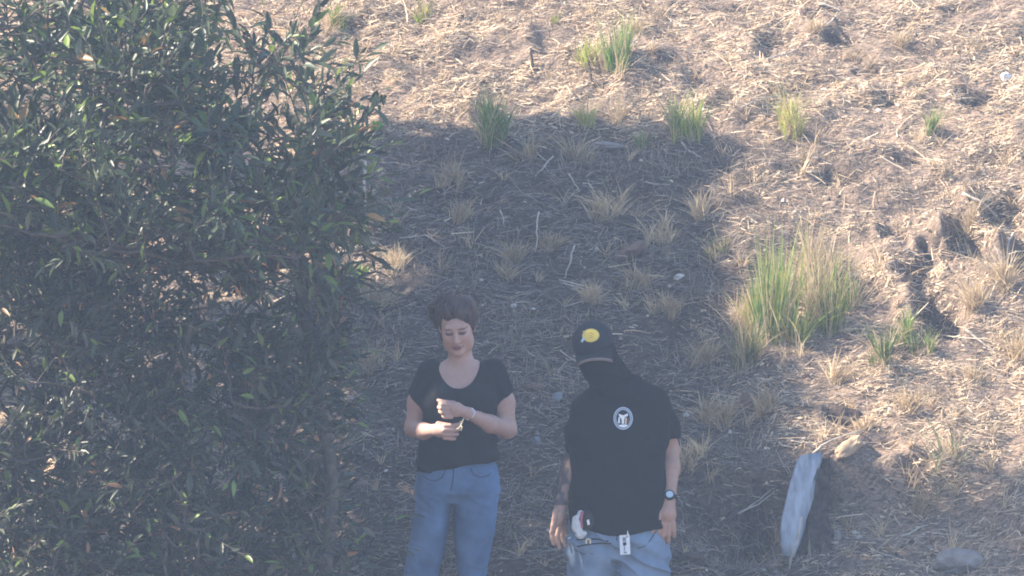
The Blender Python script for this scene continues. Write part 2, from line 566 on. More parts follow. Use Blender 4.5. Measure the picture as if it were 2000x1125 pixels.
def added_shade_tree(n, ylo, yhi, trunk_xy, label):
    gxp = rng.uniform(-6.5, 4.2, n); gyp = rng.uniform(-7.0, 5.0, n)
    edge = 0.06
    ok = in_poly(gxp + rng.normal(0, edge, n), gyp + rng.normal(0, edge, n), poly)
    gxp, gyp = gxp[ok], gyp[ok]
    xc = rng.uniform(-5.6, -3.7, len(gxp))
    t = (gxp - xc) / -LSUN[0]
    ok = t > 0.8
    gxp, gyp, t = gxp[ok], gyp[ok], t[ok]
    P = np.stack([gxp, gyp, base_plane(gxp, gyp)], 1) + LSUN[None] * t[:, None]
    ok = (P[:, 1] >= ylo + 0.3 * rng.normal(0, 1, len(P)) * 0) & (P[:, 1] < yhi) & (P[:, 2] > gh(P[:, 0], P[:, 1]) + 0.3)
    # the crown is looser where it shades the shrubs: clumps with gaps between them
    loose = gyp < -1.25
    q_ = P - LSUN[None] * (P @ LSUN)[:, None]
    cl = 0.65 * vnoise3(q_[:, 0] * 4, q_[:, 1] * 4, q_[:, 2] * 4, 5) + 0.35 * vnoise3(q_[:, 0] * 9, q_[:, 1] * 9, q_[:, 2] * 9, 6)
    ok &= ~(loose & (cl < 0.61))
    ok &= ~((gxp < -0.72) & (cl < 0.53))
    P = P[ok]; n = len(P)
    D = rand_unit(n) + np.array([0, 0, -.4]); D /= np.linalg.norm(D, axis=1)[:, None]
    Ln = rng.uniform(.16, .24, n)
    ok = np.ones(n, bool)
    for c, r in SUN_GAPS:                          # P is the middle of the leaf
        q = P - c[None]; s = q @ LSUN
        dist = np.linalg.norm(q - s[:, None] * LSUN[None], axis=1)
        ok &= ~((dist < r + 0.10) & (s > 0))
    P, D, Ln = P[ok], D[ok], Ln[ok]; n = len(P)
    cols = np.array([.05, .085, .03])[None] * rng.uniform(0.7, 1.5, n)[:, None]
    V, Q, T, C = leaf_cloud(P - D * Ln[:, None] * .5, D, rand_unit(n) + LSUN[None] * 1.5, Ln, rng.uniform(.09, .13, n), cols)
    b = Bag(); b.add(V, Q, T, C)
    base = np.array([trunk_xy[0], trunk_xy[1], gh(trunk_xy[0], trunk_xy[1])])
    root = empty('added_shade_tree', base)
    tag(root, label, 'tree', 'trees added beyond the left edge to shade the slope')
    crown = b.build('crown', leaf_mat, root)
    b = Bag()
    top = base + np.array([0.1, 0.1, 3.6])
    ts = np.linspace(0, 1, 9)
    path = base + (top - base) * ts[:, None] + np.stack([.12 * np.sin(ts * 4), .1 * np.sin(ts * 5 + 1), 0 * ts], 1)
    path[0, 2] -= 0.3
    b.add(*tube(path, 0.16 - 0.12 * ts, 10))
    for k in range(34):
        a = path[rng.integers(1, 6)]
        e = P[rng.integers(0, n)] * 0.8 + a * 0.2
        u = np.linspace(0, 1, 6)[:, None]
        pp = a + (e - a) * u + np.array([0, 0, .35]) * (u * (1 - u)) * 2
        b.add(*tube(pp, np.linspace(.045, .01, 6), 5))
    b.build('trunk', bark, root, True)
    return root


added_shade_tree(46000, 0.9, 9.0, (-4.7, 2.6), 'dense broadleaf tree added up the slope, out of view, crown shaped to its shadow')
added_shade_tree(46000, -9.0, 0.9, (-4.7, -1.9), 'looser broadleaf tree added down the slope, out of view, crown shaped to its shadow')


# ------------------------------------------------------------------ the shrubs on the left
def in_view_poly(px, py, P):
    return in_poly(px, py, np.array(P, float))


def grow(points, roots):
    """joins sprig bases to the nearest grown node, starting from the roots; returns parent index for every node"""
    nodes = np.vstack([roots, points]); nr = len(roots)
    order = np.argsort(np.min(np.linalg.norm(points[:, None] - roots[None], axis=2), axis=1)) + nr
    done = list(range(nr)); parent = -np.ones(len(nodes), int)
    for i in order:
        dn = nodes[done]
        d = np.linalg.norm(dn - nodes[i], axis=1) + 0.35 * np.maximum(dn[:, 2] - nodes[i][2], 0)
        parent[i] = done[int(np.argmin(d))]
        done.append(i)
    load = np.ones(len(nodes))
    for i in order[::-1]:
        load[parent[i]] += load[i]
    return nodes, parent, load


def shrub(name, label, outline, yr, nsprig, leaf_len, leaf_wid, pal, pal_p, roots_px, up_bias, nleaf=(8, 14), big=0, twig=(.16, .34), density=None):
    """a leafy shrub: outline is its silhouette in the photo, yr its depth range; sprigs of leaves on twigs joined to stems"""
    O = np.array(outline, float)
    lo = O.min(0); hi = O.max(0)
    pts = []
    while len(pts) < nsprig:
        p = lo + (hi - lo) * rng.random((nsprig * 2, 2))
        p = p[in_poly(p[:, 0], p[:, 1], O)]
        if density is not None:
            p = p[rng.random(len(p)) < density(p[:, 0], p[:, 1])]
        for q in p:
            y = rng.uniform(*yr)
            w = W(q[0], q[1], y)
            if w[2] > gh(w[0], w[1]) + 0.05:
                pts.append(w)
    pts = np.array(pts[:nsprig])
    roots = np.array([[W(px, 900, y)[0], y, gh(W(px, 900, y)[0], y)] for px, y in roots_px])
    mid = []
    nodes, parent, load = grow(pts, roots)
    root = empty(name, roots[0])
    tag(root, label, 'shrub', 'shrubs along the left side')
    b = Bag()
    for i in range(len(roots), len(nodes)):
        a = nodes[parent[i]]; e = nodes[i]
        u = np.linspace(0, 1, 4)[:, None]
        sag = rng.normal(0, .06, 3) * np.linalg.norm(e - a)
        pp = a + (e - a) * u + sag * (u * (1 - u)) * 4
        r0 = 0.0022 * load[parent[i]] ** 0.40; r1 = 0.0022 * load[i] ** 0.40
        b.add(*tube(pp, np.linspace(min(r0, r1 * 1.4), r1, 4), 5, False))
    LP, LD, LU, LL, LW, LC = [], [], [], [], [], []
    for i in range(len(roots), len(nodes)):
        p = nodes[i]
        d = rng.normal(0, 1, 3) * np.array([1, .7, .8]) + np.array([0.25, -.1, up_bias]); d /= np.linalg.norm(d)
        tl = rng.uniform(*twig); k = rng.integers(*nleaf)
        bend = rng.normal(0, .25, 3) * tl
        u = np.linspace(0, 1, 5)[:, None]
        b.add(*tube(p + d * tl * u + bend * u * u, np.linspace(.0035, .0012, 5), 4, False))
        tt = np.linspace(0.12, 1.0, k)
        side = np.cross(d, rng.normal(0, 1, 3)); side /= np.linalg.norm(side) + 1e-9
        for j, t in enumerate(tt):
            q = p + d * tl * t + bend * t * t
            phi = j * 2.4
            s2 = np.cross(d, side)
            out = side * math.cos(phi) + s2 * math.sin(phi)
            dd = d * (0.75 + 0.5 * t) + out * (0.9 - 0.45 * t) + rng.normal(0, .14, 3)
            sc = rng.uniform(.5, 1.35) * (1 - .25 * t)
            LP.append(q); LD.append(dd); LU.append(np.array([0, -.3, 1.0]) + rng.normal(0, .5, 3))
            LL.append(leaf_len * sc); LW.append(leaf_wid * sc * rng.uniform(.8, 1.2))
            LC.append(pal[rng.choice(len(pal), p=pal_p)] * rng.uniform(.75, 1.25))
    LP, LD, LU, LL, LW, LC = map(np.array, (LP, LD, LU, LL, LW, LC))
    b.build('stems', bark, root, True)
    if big:
        # the leaves that show largest: nearest the camera, each an object of its own
        idx = np.argsort(LP[:, 1] - 0.5 * LL)[:big]
        rest = np.setdiff1d(np.arange(len(LP)), idx)
        M = frames(LD[idx], LU[idx])
        tones = {}
        for n_, i in enumerate(idx):
            key = n_ % 7
            if key not in tones:
                c = LC[i]
                me = mesh_np('leaf', LEAF_V, [LEAF_Q, LEAF_T], np.repeat(c[None], len(LEAF_V), 0), True)
                me.materials.append(leaf_mat); tones[key] = me
            o = bpy.data.objects.new('leaf', tones[key]); COL.objects.link(o)
            o.parent = root
            m = Matrix.Identity(4)
            sc = (LL[i], LW[i], LL[i])
            for r_ in range(3):
                for c_ in range(3): m[r_][c_] = M[n_][r_, c_] * sc[c_]
                m[r_][3] = LP[i][r_] - root.location[r_]
            o.matrix_local = m
    else:
        rest = np.arange(len(LP))
    V, Q, T, C = leaf_cloud(LP[rest], LD[rest], LU[rest], LL[rest], LW[rest], LC[rest])
    fb = Bag(); fb.add(V, Q, T, C)
    fo = fb.build('foliage', leaf_mat, root, True)
    fo['kind'] = 'stuff'
    return root


PAL_A = np.array([[.055, .080, .045], [.085, .115, .065], [.035, .052, .035], [.16, .24, .05], [.30, .18, .07], [.13, .15, .10]])
PAL_B = np.array([[.045, .060, .042], [.070, .088, .058], [.030, .042, .032], [.16, .24, .06], [.36, .20, .11], [.12, .12, .09]])

shrub('willow_leaved_shrub', 'big shrub with long narrow dark leaves whose spiky sprays stand against the sunlit slope',
      [(-60, -60), (390, -60), (410, 60), (440, 120), (530, 110), (590, 100), (630, 165), (735, 195), (730, 260), (690, 300), (680, 440),
       (600, 520), (300, 520), (-60, 470)], (-2.3, -1.0), 760, .098, .027, PAL_A, [.30, .25, .17, .14, .03, .11],
      [(250, -1.6), (380, -1.4), (120, -1.9), (470, -1.3)], .55, big=290,
      density=lambda x, y: np.where(x < 430, 1.0, np.where(y < 330, .95, .8)) * (0.15 + .85 * (vnoise(x / 75.0, y / 75.0, 3) > .50)))
shrub('low_leafy_shrub', 'lower dark shrub with small leaves spreading beneath the spiky one to the bottom corner',
      [(-60, 430), (300, 480), (650, 520), (680, 600), (630, 720), (650, 840), (640, 960), (680, 1040), (680, 1180), (-60, 1180)], (-1.7, -0.55), 1450, .080, .022,
      PAL_B, [.33, .26, .22, .06, .03, .10], [(150, -1.0), (350, -1.1), (560, -.9), (30, -1.2)], .45, nleaf=(9, 15), twig=(.14, .30), density=lambda x, y: 0.15 + .85 * (vnoise(x / 80.0, y / 70.0, 13) > .36))
shrub('pale_leafed_shrub', 'yellow-green leafed shrub at the upper left corner behind the dark sprays',
      [(-60, -60), (400, -60), (400, 120), (330, 260), (200, 330), (-60, 420)], (0.4, 1.1), 150, .09, .028,
      np.array([[.11, .17, .05], [.16, .22, .05], [.07, .11, .05], [.28, .26, .07]]), [.4, .22, .3, .08], [(120, .7), (260, .8)], .8)
# ------------------------------------------------------------------ implicit surfaces for the two people
class Field:
    """smooth union of round shapes, meshed by surface nets"""
    def __init__(s): s.p = []

    def cone(s, a, b, r1, r2, k=0.02, op='u'):
        a = np.asarray(a, float); b = np.asarray(b, float)
        lo = np.minimum(a - r1, b - r2); hi = np.maximum(a + r1, b + r2)

        def f(X, Y, Z):
            ba = b - a; L2 = ba @ ba + 1e-12
            px, py, pz = X - a[0], Y - a[1], Z - a[2]
            t = np.clip((px * ba[0] + py * ba[1] + pz * ba[2]) / L2, 0, 1)
            return np.sqrt((px - t * ba[0]) ** 2 + (py - t * ba[1]) ** 2 + (pz - t * ba[2]) ** 2) - (r1 + (r2 - r1) * t)
        s.p.append((f, lo, hi, k, op)); return s

    def chain(s, pts, rads, k=0.012, op='u'):
        for i in range(len(pts) - 1): s.cone(pts[i], pts[i + 1], rads[i], rads[i + 1], k, op)
        return s

    def ell(s, c, r, R=None, k=0.02, op='u'):
        c = np.asarray(c, float); r = np.asarray(r, float)
        R = np.eye(3) if R is None else np.asarray(R)
        e = np.sqrt(((R * r[None, :]) ** 2).sum(1))

        def f(X, Y, Z):
            px, py, pz = X - c[0], Y - c[1], Z - c[2]
            q = [R[0, i] * px + R[1, i] * py + R[2, i] * pz for i in range(3)]
            k0 = np.sqrt(sum((q[i] / r[i]) ** 2 for i in range(3)))
            k1 = np.sqrt(sum((q[i] / r[i] ** 2) ** 2 for i in range(3))) + 1e-9
            return k0 * (k0 - 1.0) / k1
        s.p.append((f, c - e, c + e, k, op)); return s

    def loft(s, levels, y0, k=0.02, power=2.3):
        """levels: (photo row, left px, right px, front, back) with front/back relative to depth y0"""
        L = []
        for (py, l, r, yf, yb) in levels:
            ym = y0 + 0.5 * (yf + yb)
            a = W(l, py, ym); b = W(r, py, ym)
            L.append((a[2], 0.5 * (a[0] + b[0]), ym, 0.5 * (b[0] - a[0]), 0.5 * (yb - yf)))
        L = np.array(sorted(L))
        zz = np.linspace(L[0, 0], L[-1, 0], 160)
        T = np.stack([np.interp(zz, L[:, 0], L[:, i]) for i in range(1, 5)], 1)
        ker = np.exp(-np.linspace(-2, 2, 15) ** 2); ker /= ker.sum()
        T = np.stack([np.convolve(np.pad(T[:, i], 7, mode='edge'), ker, 'valid') for i in range(4)], 1)
        lo = np.array([(T[:, 0] - T[:, 2]).min(), (T[:, 1] - T[:, 3]).min(), zz[0]])
        hi = np.array([(T[:, 0] + T[:, 2]).max(), (T[:, 1] + T[:, 3]).max(), zz[-1]])

        def f(X, Y, Z):
            z1 = Z[0, 0, :]
            cx, cy, rx, ry = [np.interp(z1, zz, T[:, i])[None, None, :] for i in range(4)]
            ux = np.abs(X - cx) / rx; uy = np.abs(Y - cy) / ry
            q = (ux ** power + uy ** power) ** (1 / power)
            d = (q - 1) * (np.minimum(rx, ry) * 0.35 + 0.65 * np.sqrt(rx * ry))
            dz = np.maximum(Z - zz[-1], zz[0] - Z)
            return np.where(dz > 0, np.sqrt(np.maximum(d, 0) ** 2 + dz ** 2), np.maximum(d, dz))
        s.p.append((f, lo, hi, k, 'u')); return s

    def grid(s, lo, hi, h):
        lo = np.asarray(lo, float); hi = np.asarray(hi, float)
        n = np.ceil((hi - lo) / h).astype(int) + 1
        ax = [lo[i] + h * np.arange(n[i]) for i in range(3)]
        D = np.full(tuple(n), 1.0)
        for (f, a, b, k, op) in s.p:
            m = k + 4 * h
            i0 = [int(np.clip(np.searchsorted(ax[i], a[i] - m), 0, n[i])) for i in range(3)]
            i1 = [int(np.clip(np.searchsorted(ax[i], b[i] + m), 0, n[i])) for i in range(3)]
            if any(i1[i] <= i0[i] for i in range(3)): continue
            sl = tuple(slice(i0[i], i1[i]) for i in range(3))
            X = ax[0][sl[0]][:, None, None]; Y = ax[1][sl[1]][None, :, None]; Z = ax[2][sl[2]][None, None, :]
            X, Y, Z = np.broadcast_arrays(X, Y, Z)
            d = f(X, Y, Z); o = D[sl]
            if op == 'u':
                if k > 0:
                    t = np.clip(0.5 + 0.5 * (o - d) / k, 0, 1)
                    D[sl] = o + (d - o) * t - k * t * (1 - t)
                else: D[sl] = np.minimum(o, d)
            else:                                   # subtract
                d = -d
                if k > 0:
                    t = np.clip(0.5 - 0.5 * (o - d) / k, 0, 1)
                    D[sl] = o + (d - o) * t + k * t * (1 - t)
                else: D[sl] = np.maximum(o, d)
        return D, ax

    def bounds(s, pad=0.03):
        return np.min([p[1] for p in s.p if p[4] == 'u'], axis=0) - pad, np.max([p[2] for p in s.p if p[4] == 'u'], axis=0) + pad


def surface_nets(D, ax):
    h = ax[0][1] - ax[0][0]
    ins = D < 0
    c = np.zeros(tuple(n - 1 for n in D.shape), np.int8)
    for i in (0, 1):
        for j in (0, 1):
            for k in (0, 1):
                c += ins[i:ins.shape[0] - 1 + i, j:ins.shape[1] - 1 + j, k:ins.shape[2] - 1 + k]
    act = (c > 0) & (c < 8)
    I = np.argwhere(act)
    idx = -np.ones(act.shape, np.int64); idx[act] = np.arange(len(I))
    acc = np.zeros((len(I), 3)); cnt = np.zeros(len(I))
    corners = [(i, j, k) for i in (0, 1) for j in (0, 1) for k in (0, 1)]
    for a in corners:
        for ax_ in range(3):
            if a[ax_] == 1: continue
            b = list(a); b[ax_] = 1
            va = D[I[:, 0] + a[0], I[:, 1] + a[1], I[:, 2] + a[2]]
            vb = D[I[:, 0] + b[0], I[:, 1] + b[1], I[:, 2] + b[2]]
            m = (va < 0) != (vb < 0)
            t = np.where(m, va / np.where(m, va - vb, 1), 0)
            p = np.tile(np.array(a, float), (len(I), 1)); p[:, ax_] += t
            acc[m] += p[m]; cnt[m] += 1
    V = (I + acc / np.maximum(cnt, 1)[:, None]) * h + np.array([ax[0][0], ax[1][0], ax[2][0]])
    Fs = []
    for d in range(3):
        u, v = (d + 1) % 3, (d + 2) % 3
        sl0 = [slice(None)] * 3; sl1 = [slice(None)] * 3
        sl0[d] = slice(0, -1); sl1[d] = slice(1, None)
        A = ins[tuple(sl0)]; B = ins[tuple(sl1)]
        E = np.argwhere(A != B)
        ok = (E[:, u] > 0) & (E[:, v] > 0) & (E[:, u] < D.shape[u] - 1) & (E[:, v] < D.shape[v] - 1)
        E = E[ok]
        flip = B[E[:, 0], E[:, 1], E[:, 2]]
        def cell(du, dv):
            q = E.copy(); q[:, u] += du; q[:, v] += dv
            return idx[q[:, 0], q[:, 1], q[:, 2]]
        Q = np.stack([cell(-1, -1), cell(0, -1), cell(0, 0), cell(-1, 0)], 1)
        Q[flip] = Q[flip][:, ::-1]
        Fs.append(Q)
    F = np.vstack(Fs)
    F = F[(F >= 0).all(1)]
    return V, F


def coords(ax):
    return np.broadcast_arrays(ax[0][:, None, None], ax[1][None, :, None], ax[2][None, None, :])


def rot(yaw, pitch, roll):
    """head frame: yaw turns the face to the viewer's left, pitch bows it, roll tips the crown to the viewer's right"""
    ya, pi, ro = map(math.radians, (yaw, pitch, roll))
    Rz = np.array([[math.cos(ya), math.sin(ya), 0], [-math.sin(ya), math.cos(ya), 0], [0, 0, 1]])
    Rx = np.array([[1, 0, 0], [0, math.cos(pi), -math.sin(pi)], [0, math.sin(pi), math.cos(pi)]])
    Ry = np.array([[math.cos(ro), 0, math.sin(ro)], [0, 1, 0], [-math.sin(ro), 0, math.cos(ro)]])
    return Ry @ Rz @ Rx


def head(F, o, R, female=True, s=1.0):
    P = lambda x, y, z: o + R @ (np.array([x, y, z]) * s)
    E = lambda c, r, k=.02, op='u': F.ell(P(*c), np.array(r) * s, R, k * s, op)
    E((0, .018, .036), (.074, .094, .086), .03)
    E((0, -.022, -.028), (.060, .066, .084), .04)
    E((0, -.072, -.094), (.022, .018, .016), .03)                      # chin
    for q in (-1, 1):
        E((q * .037, -.058, -.022), (.026, .024, .028), .025)          # cheek
        E((q * .050, -.02, -.065), (.016, .03, .028), .03)             # jaw
        if female: E((q * .075, .012, .002), (.010, .022, .033), .006)            # ear
    F.cone(P(-.036, -.078, .031), P(.036, -.078, .031), .012 * s, .012 * s, .014 * s)   # brow
    for q in (-1, 1):
        E((q * .031, -.100, .011), (.020, .019, .0135), .010, 's')      # eye socket
        E((q * .031, -.076, .009), (.015, .013, .0115), .004)          # lidded eye
    if female: F.cone(P(0, -.086, .018), P(0, -.106, -.026), .007 * s, .0115 * s, .010 * s)         # nose (hidden by the man's face covering)
    for q in (-1, 1) if female else (): E((q * .012, -.096, -.029), (.008, .009, .007), .006)
    E((0, -.088, -.057), (.024, .010, .0065), .006)                    # lips
    E((0, -.087, -.068), (.020, .010, .0065), .006)
    E((0, -.104, -.0625), (.022, .008, .0014), .003, 's')
    return P


def finger(F, base, d, curl_axis, lens, rads, curls, k=0.004):
    """three bent segments from a knuckle"""
    p = np.asarray(base, float); d = np.asarray(d, float) / np.linalg.norm(d)
    ca = np.asarray(curl_axis, float) / np.linalg.norm(curl_axis)
    for i in range(3):
        a = math.radians(curls[i])
        d = d * math.cos(a) + np.cross(ca, d) * math.sin(a) + ca * (ca @ d) * (1 - math.cos(a))
        e = p + d * lens[i]
        F.cone(p, e, rads[i], rads[i + 1], k)
        p = e


def build_body(name, F, fine, h, hf, colour_fn, mat, parent):
    """one continuous body mesh: coarse everywhere, fine inside the boxes (head and hands)"""
    lo, hi = F.bounds()
    D, ax = F.grid(lo, hi, h)
    V, Q = surface_nets(D, ax)
    def inside(P, a, b): return ((P > a) & (P < b)).all(1)
    keep = np.ones(len(Q), bool)
    cen = V[Q].mean(1)
    for (a, b) in fine: keep &= ~inside(cen, np.asarray(a) + h * .8, np.asarray(b) - h * .8)
    bag = Bag(); bag.add(V, Q[keep])
    for (a, b) in fine:
        a = np.asarray(a); b = np.asarray(b)
        Df, axf = F.grid(a - 3 * hf, b + 3 * hf, hf)
        v, q = surface_nets(Df, axf)
        q = q[inside(v[q].mean(1), a, b)]
        bag.add(v, q)
    Vv = np.vstack(bag.v); Qq = np.vstack(bag.q)
    used = np.unique(Qq); mp = -np.ones(len(Vv), int); mp[used] = np.arange(len(used))
    Vv = Vv[used]; Qq = mp[Qq]
    me = mesh_np(name, Vv, Qq, colour_fn(Vv), True)
    return adopt(link(name, me, mat), parent)


def cloth(name, F, h, offset, cut, fold, mat, parent, pad=0.05):
    """cloth lying over a body: the body's field grown by offset, trimmed by cut(X,Y,Z) (positive removes), creased by fold"""
    lo, hi = F.bounds(pad)
    D, ax = F.grid(lo, hi, h)
    X, Y, Z = coords(ax)
    D = D - offset
    if fold is not None: D = D + np.where(np.abs(D) < 0.06, fold(X, Y, Z), 0)
    D = np.maximum(D, cut(X, Y, Z))
    V, Q = surface_nets(D, ax)
    return adopt(link(name, mesh_np(name, V, Q, None, True), mat), parent)


def cloth_union(name, parts, h, k, fold, mat, parent, pad=0.05):
    """cloth from several trimmed pieces (body of the garment, sleeves): parts are (field, offset, cut), blended over k"""
    B = [p[0].bounds(pad) for p in parts]
    lo = np.min([b_[0] for b_ in B], axis=0); hi = np.max([b_[1] for b_ in B], axis=0)
    T = None
    for (F, off, cut) in parts:
        D, ax = F.grid(lo, hi, h)
        X, Y, Z = coords(ax)
        D = np.maximum(D - off, cut(X, Y, Z))
        if T is None: T = D
        else:
            t = np.clip(0.5 + 0.5 * (T - D) / k, 0, 1)
            T = T + (D - T) * t - k * t * (1 - t)
    T = T + np.where(np.abs(T) < 0.06, fold(X, Y, Z), 0)
    V, Q = surface_nets(T, ax)
    return adopt(link(name, mesh_np(name, V, Q, None, True), mat), parent)


def zrow(px, py, y): return W(px, py, y)[2]


def creases(X, Y, Z, fx, fz, amp, seed, slant=0.0, sharp=2.0):
    n = vnoise3(X * fx + Z * slant, Z * fz + X * slant, Y * fx, seed)
    return amp * (1 - np.abs(2 * n - 1)) ** sharp


skin_f = node_mat('fair_skin', rough=0.55, use_tone=True, vary=0.06, scale=60, spec=0.35)
skin_m = node_mat('tanned_skin', rough=0.55, use_tone=True, vary=0.08, scale=60, spec=0.35)
black_f = node_mat('black_jersey', (0.012, 0.013, 0.016), rough=0.9, vary=0.2, scale=120, spec=0.15, bump=0.15, bump_scale=400)
black_m = node_mat('black_cotton', (0.009, 0.010, 0.012), rough=0.92, vary=0.2, scale=120, spec=0.12, bump=0.15, bump_scale=400)
gaiter_mat = node_mat('black_knit', (0.008, 0.008, 0.010), rough=0.95, vary=0.2, scale=150, spec=0.1)
denim_f = node_mat('mid_blue_denim', (0.10, 0.18, 0.335), rough=0.85, vary=0.28, scale=9, spec=0.15, bump=0.2, bump_scale=500)
denim_m = node_mat('faded_denim', (0.165, 0.235, 0.345), rough=0.85, vary=0.22, scale=10, spec=0.15, bump=0.2, bump_scale=500)
hair_mat = node_mat('dark_brown_hair', (0.058, 0.033, 0.030), rough=0.45, vary=0.6, scale=60, spec=0.4, bump=0.6, bump_scale=160, stretch=(1, 1, .25))
shoe_mat = node_mat('dark_shoe', (0.03, 0.03, 0.03), rough=0.7, vary=0.2, scale=30)

# ================================================================== the woman
YW = 0.0
wroot = empty('person', (W(888, 900, 0)[0], YW, gh(W(888, 900, 0)[0], YW)))
tag(wroot, 'woman in a black scoop-neck tee and blue jeans looking down at her hands', 'person', 'people standing on the slope')
J = lambda px, py, y: W(px, py, YW + y)


def woman_torso(F, slim=0):
    L = [(704, 872, 930, -.045, .055), (716, 846, 958, -.06, .08), (730, 830, 972, -.08, .095), (760, 830, 968, -.10, .105),
         (790, 832, 966, -.115, .10), (830, 831, 963, -.11, .095), (868, 828, 963, -.11, .10), (900, 821, 969, -.12, .115),
         (930, 820, 968, -.11, .12), (945, 822, 966, -.10, .12), (955, 828, 960, -.06, .09)]
    F.loft([(p, l + slim, r - slim, f + slim / 500, b_ - slim / 500) if p > 800 else (p, l, r, f, b_) for p, l, r, f, b_ in L], YW, .03)
    for q in (862, 930): F.ell(J(q, 783, -.095), (.066, .058, .062), None, .05)
    return F


def woman_arms(F):
    F.chain([J(840, 728, .01), J(818, 785, .015), J(807, 836, .0)], [.052, .046, .037], .03)        # her right, viewer's left
    F.chain([J(807, 836, .0), J(828, 842, -.10), J(848, 840, -.20)], [.037, .036, .0245], .02)
    F.chain([J(964, 728, .01), J(983, 786, .02), J(991, 838, .01)], [.053, .048, .040], .03)        # her left
    F.chain([J(991, 838, .01), J(958, 828, -.10), J(914, 807, -.205)], [.041, .038, .0235], .02)
    return F


def woman_legs(F, d=0):
    ins = lambda L: [(a, l + d, r - d, f + d / 600, b_ - d / 600) for a, l, r, f, b_ in L]
    F.loft(ins([(915, 819, 890, -.10, .10), (940, 813, 893, -.11, .125), (985, 810, 883, -.105, .12), (1040, 801, 877, -.10, .095), (1085, 793, 867, -.09, .08), (1125, 788, 857, -.075, .07),
            (1170, 788, 850, -.065, .06), (1220, 790, 848, -.05, .075), (1270, 797, 838, -.045, .05), (1306, 800, 832, -.045, .04)]), YW, .010, 2.1)
    F.loft(ins([(915, 886, 969, -.10, .10), (940, 884, 975, -.11, .125), (985, 883, 974, -.105, .12), (1040, 884, 968, -.10, .095), (1085, 889, 957, -.09, .08), (1125, 893, 949, -.075, .07),
            (1170, 895, 948, -.065, .06), (1220, 896, 946, -.05, .075), (1270, 902, 938, -.045, .05), (1306, 906, 934, -.045, .04)]), YW, .010, 2.1)
    return F


HR = rot(6, 16, -5)
HO = J(893, 640, -.045)
Fw = Field()
woman_torso(Fw, 10); woman_arms(Fw); woman_legs(Fw, 8)
Fw.cone(J(901, 716, .0), J(897, 672, -.01), .056, .052, .03)                  # neck
hp = head(Fw, HO, HR, True, 0.98)
# her right hand (lower): palm, fingers pointing to the viewer's right and pinching
Fw.cone(J(848, 840, -.20), J(866, 842, -.235), .024, .026, .015)
Fw.ell(J(860, 841, -.225), (.034, .022, .029), None, .014)
for (y0_, dz, yy, ln, cu) in [(833, .10, -.25, (.036, .026, .02), (8, 30, 25)), (840, .0, -.258, (.040, .028, .02), (14, 32, 30)),
                              (848, -.06, -.252, (.036, .026, .018), (16, 34, 30)), (855, -.14, -.24, (.030, .02, .016), (18, 34, 30))]:
    finger(Fw, J(868, y0_, yy), (1, -.10, dz), (0, 0, 1), ln, (.0105, .0095, .0085, .007), cu)
finger(Fw, J(856, 828, -.215), (.85, -.25, .05), (0, 1, 0), (.034, .032, .026), (.0125, .0105, .0095, .008), (10, -4, -6))
# her left hand (upper): loose fist, back of the hand to the viewer
Fw.cone(J(914, 807, -.205), J(892, 799, -.24), .0235, .028, .015)
Fw.ell(J(890, 800, -.243), (.034, .022, .032), None, .014)
for (y0_, x0_, ln) in [(791, 878, (.032, .024, .018)), (798, 877, (.034, .026, .018)), (806, 878, (.032, .024, .016)), (814, 881, (.026, .02, .014))]:
    finger(Fw, J(x0_, y0_, -.252), (-1, -.22, .06), (0, 0, 1), ln, (.0108, .0102, .009, .0075), (-6, -72, -60))
finger(Fw, J(886, 788, -.225), (-.9, .15, .12), (0, 0, 1), (.03, .028, .022), (.0125, .0105, .0095, .008), (5, -20, -25))


def woman_colour(V):
    c = np.tile(np.array([.49, .315, .262]), (len(V), 1))
    L = (V - HO) @ HR / 0.98                      # head coordinates
    lips = sstep(1.3, .8, np.sqrt((L[:, 0] / .024) ** 2 + ((L[:, 2] + .0625) / .010) ** 2)) * (L[:, 1] < -.07)
    c = c * (1 - lips[:, None]) + np.array([.23, .085, .085]) * lips[:, None]
    for q in (-1, 1):
        brow = sstep(1.25, .8, np.sqrt(((L[:, 0] - q * .034) / .021) ** 2 + ((L[:, 2] - .029 + .25 * np.abs(np.abs(L[:, 0]) - .03)) / .0060) ** 2)) * (L[:, 1] < -.05)
        lash_shade = sstep(1.25, .8, np.sqrt(((L[:, 0] - q * .031) / .019) ** 2 + ((L[:, 2] - .0045 - 6 * (np.abs(L[:, 0]) - .031) ** 2) / .0085) ** 2)) * (L[:, 1] < -.05)  # lashes, widened to paint the shade of the eye sockets into the skin
        m = np.clip(brow * .6 + lash_shade * .85, 0, 1)[:, None]
        c = c * (1 - m) + np.array([.035, .022, .02]) * m
        ck = np.exp(-(((L[:, 0] - q * .04) / .02) ** 2 + ((L[:, 2] + .025) / .02) ** 2)) * (L[:, 1] < -.03)
        c = c * (1 - .35 * ck[:, None]) + np.array([.50, .25, .21]) * .35 * ck[:, None]
    return c


hb = (HO - np.array([.12, .15, .15]), HO + np.array([.12, .15, .15]))
h1 = (J(845, 862, -.30), J(915, 775, -.185))
woman = build_body('body', Fw, [hb, (np.array([h1[0][0], YW - .32, h1[0][2]]), np.array([h1[1][0], YW - .19, h1[1][2]]))], .0065, .003, woman_colour, skin_f, wroot)

# tee: torso and short sleeves; scoop neck, hem and sleeve ends trimmed
Ft = Field(); woman_torso(Ft)
Fl = Field(); Fl.chain([J(842, 728, .01), J(819, 785, .015), J(812, 810, .01)], [.060, .056, .055], .02)
Fr = Field(); Fr.chain([J(962, 728, .01), J(984, 790, .02), J(990, 815, .02)], [.061, .058, .056], .02)


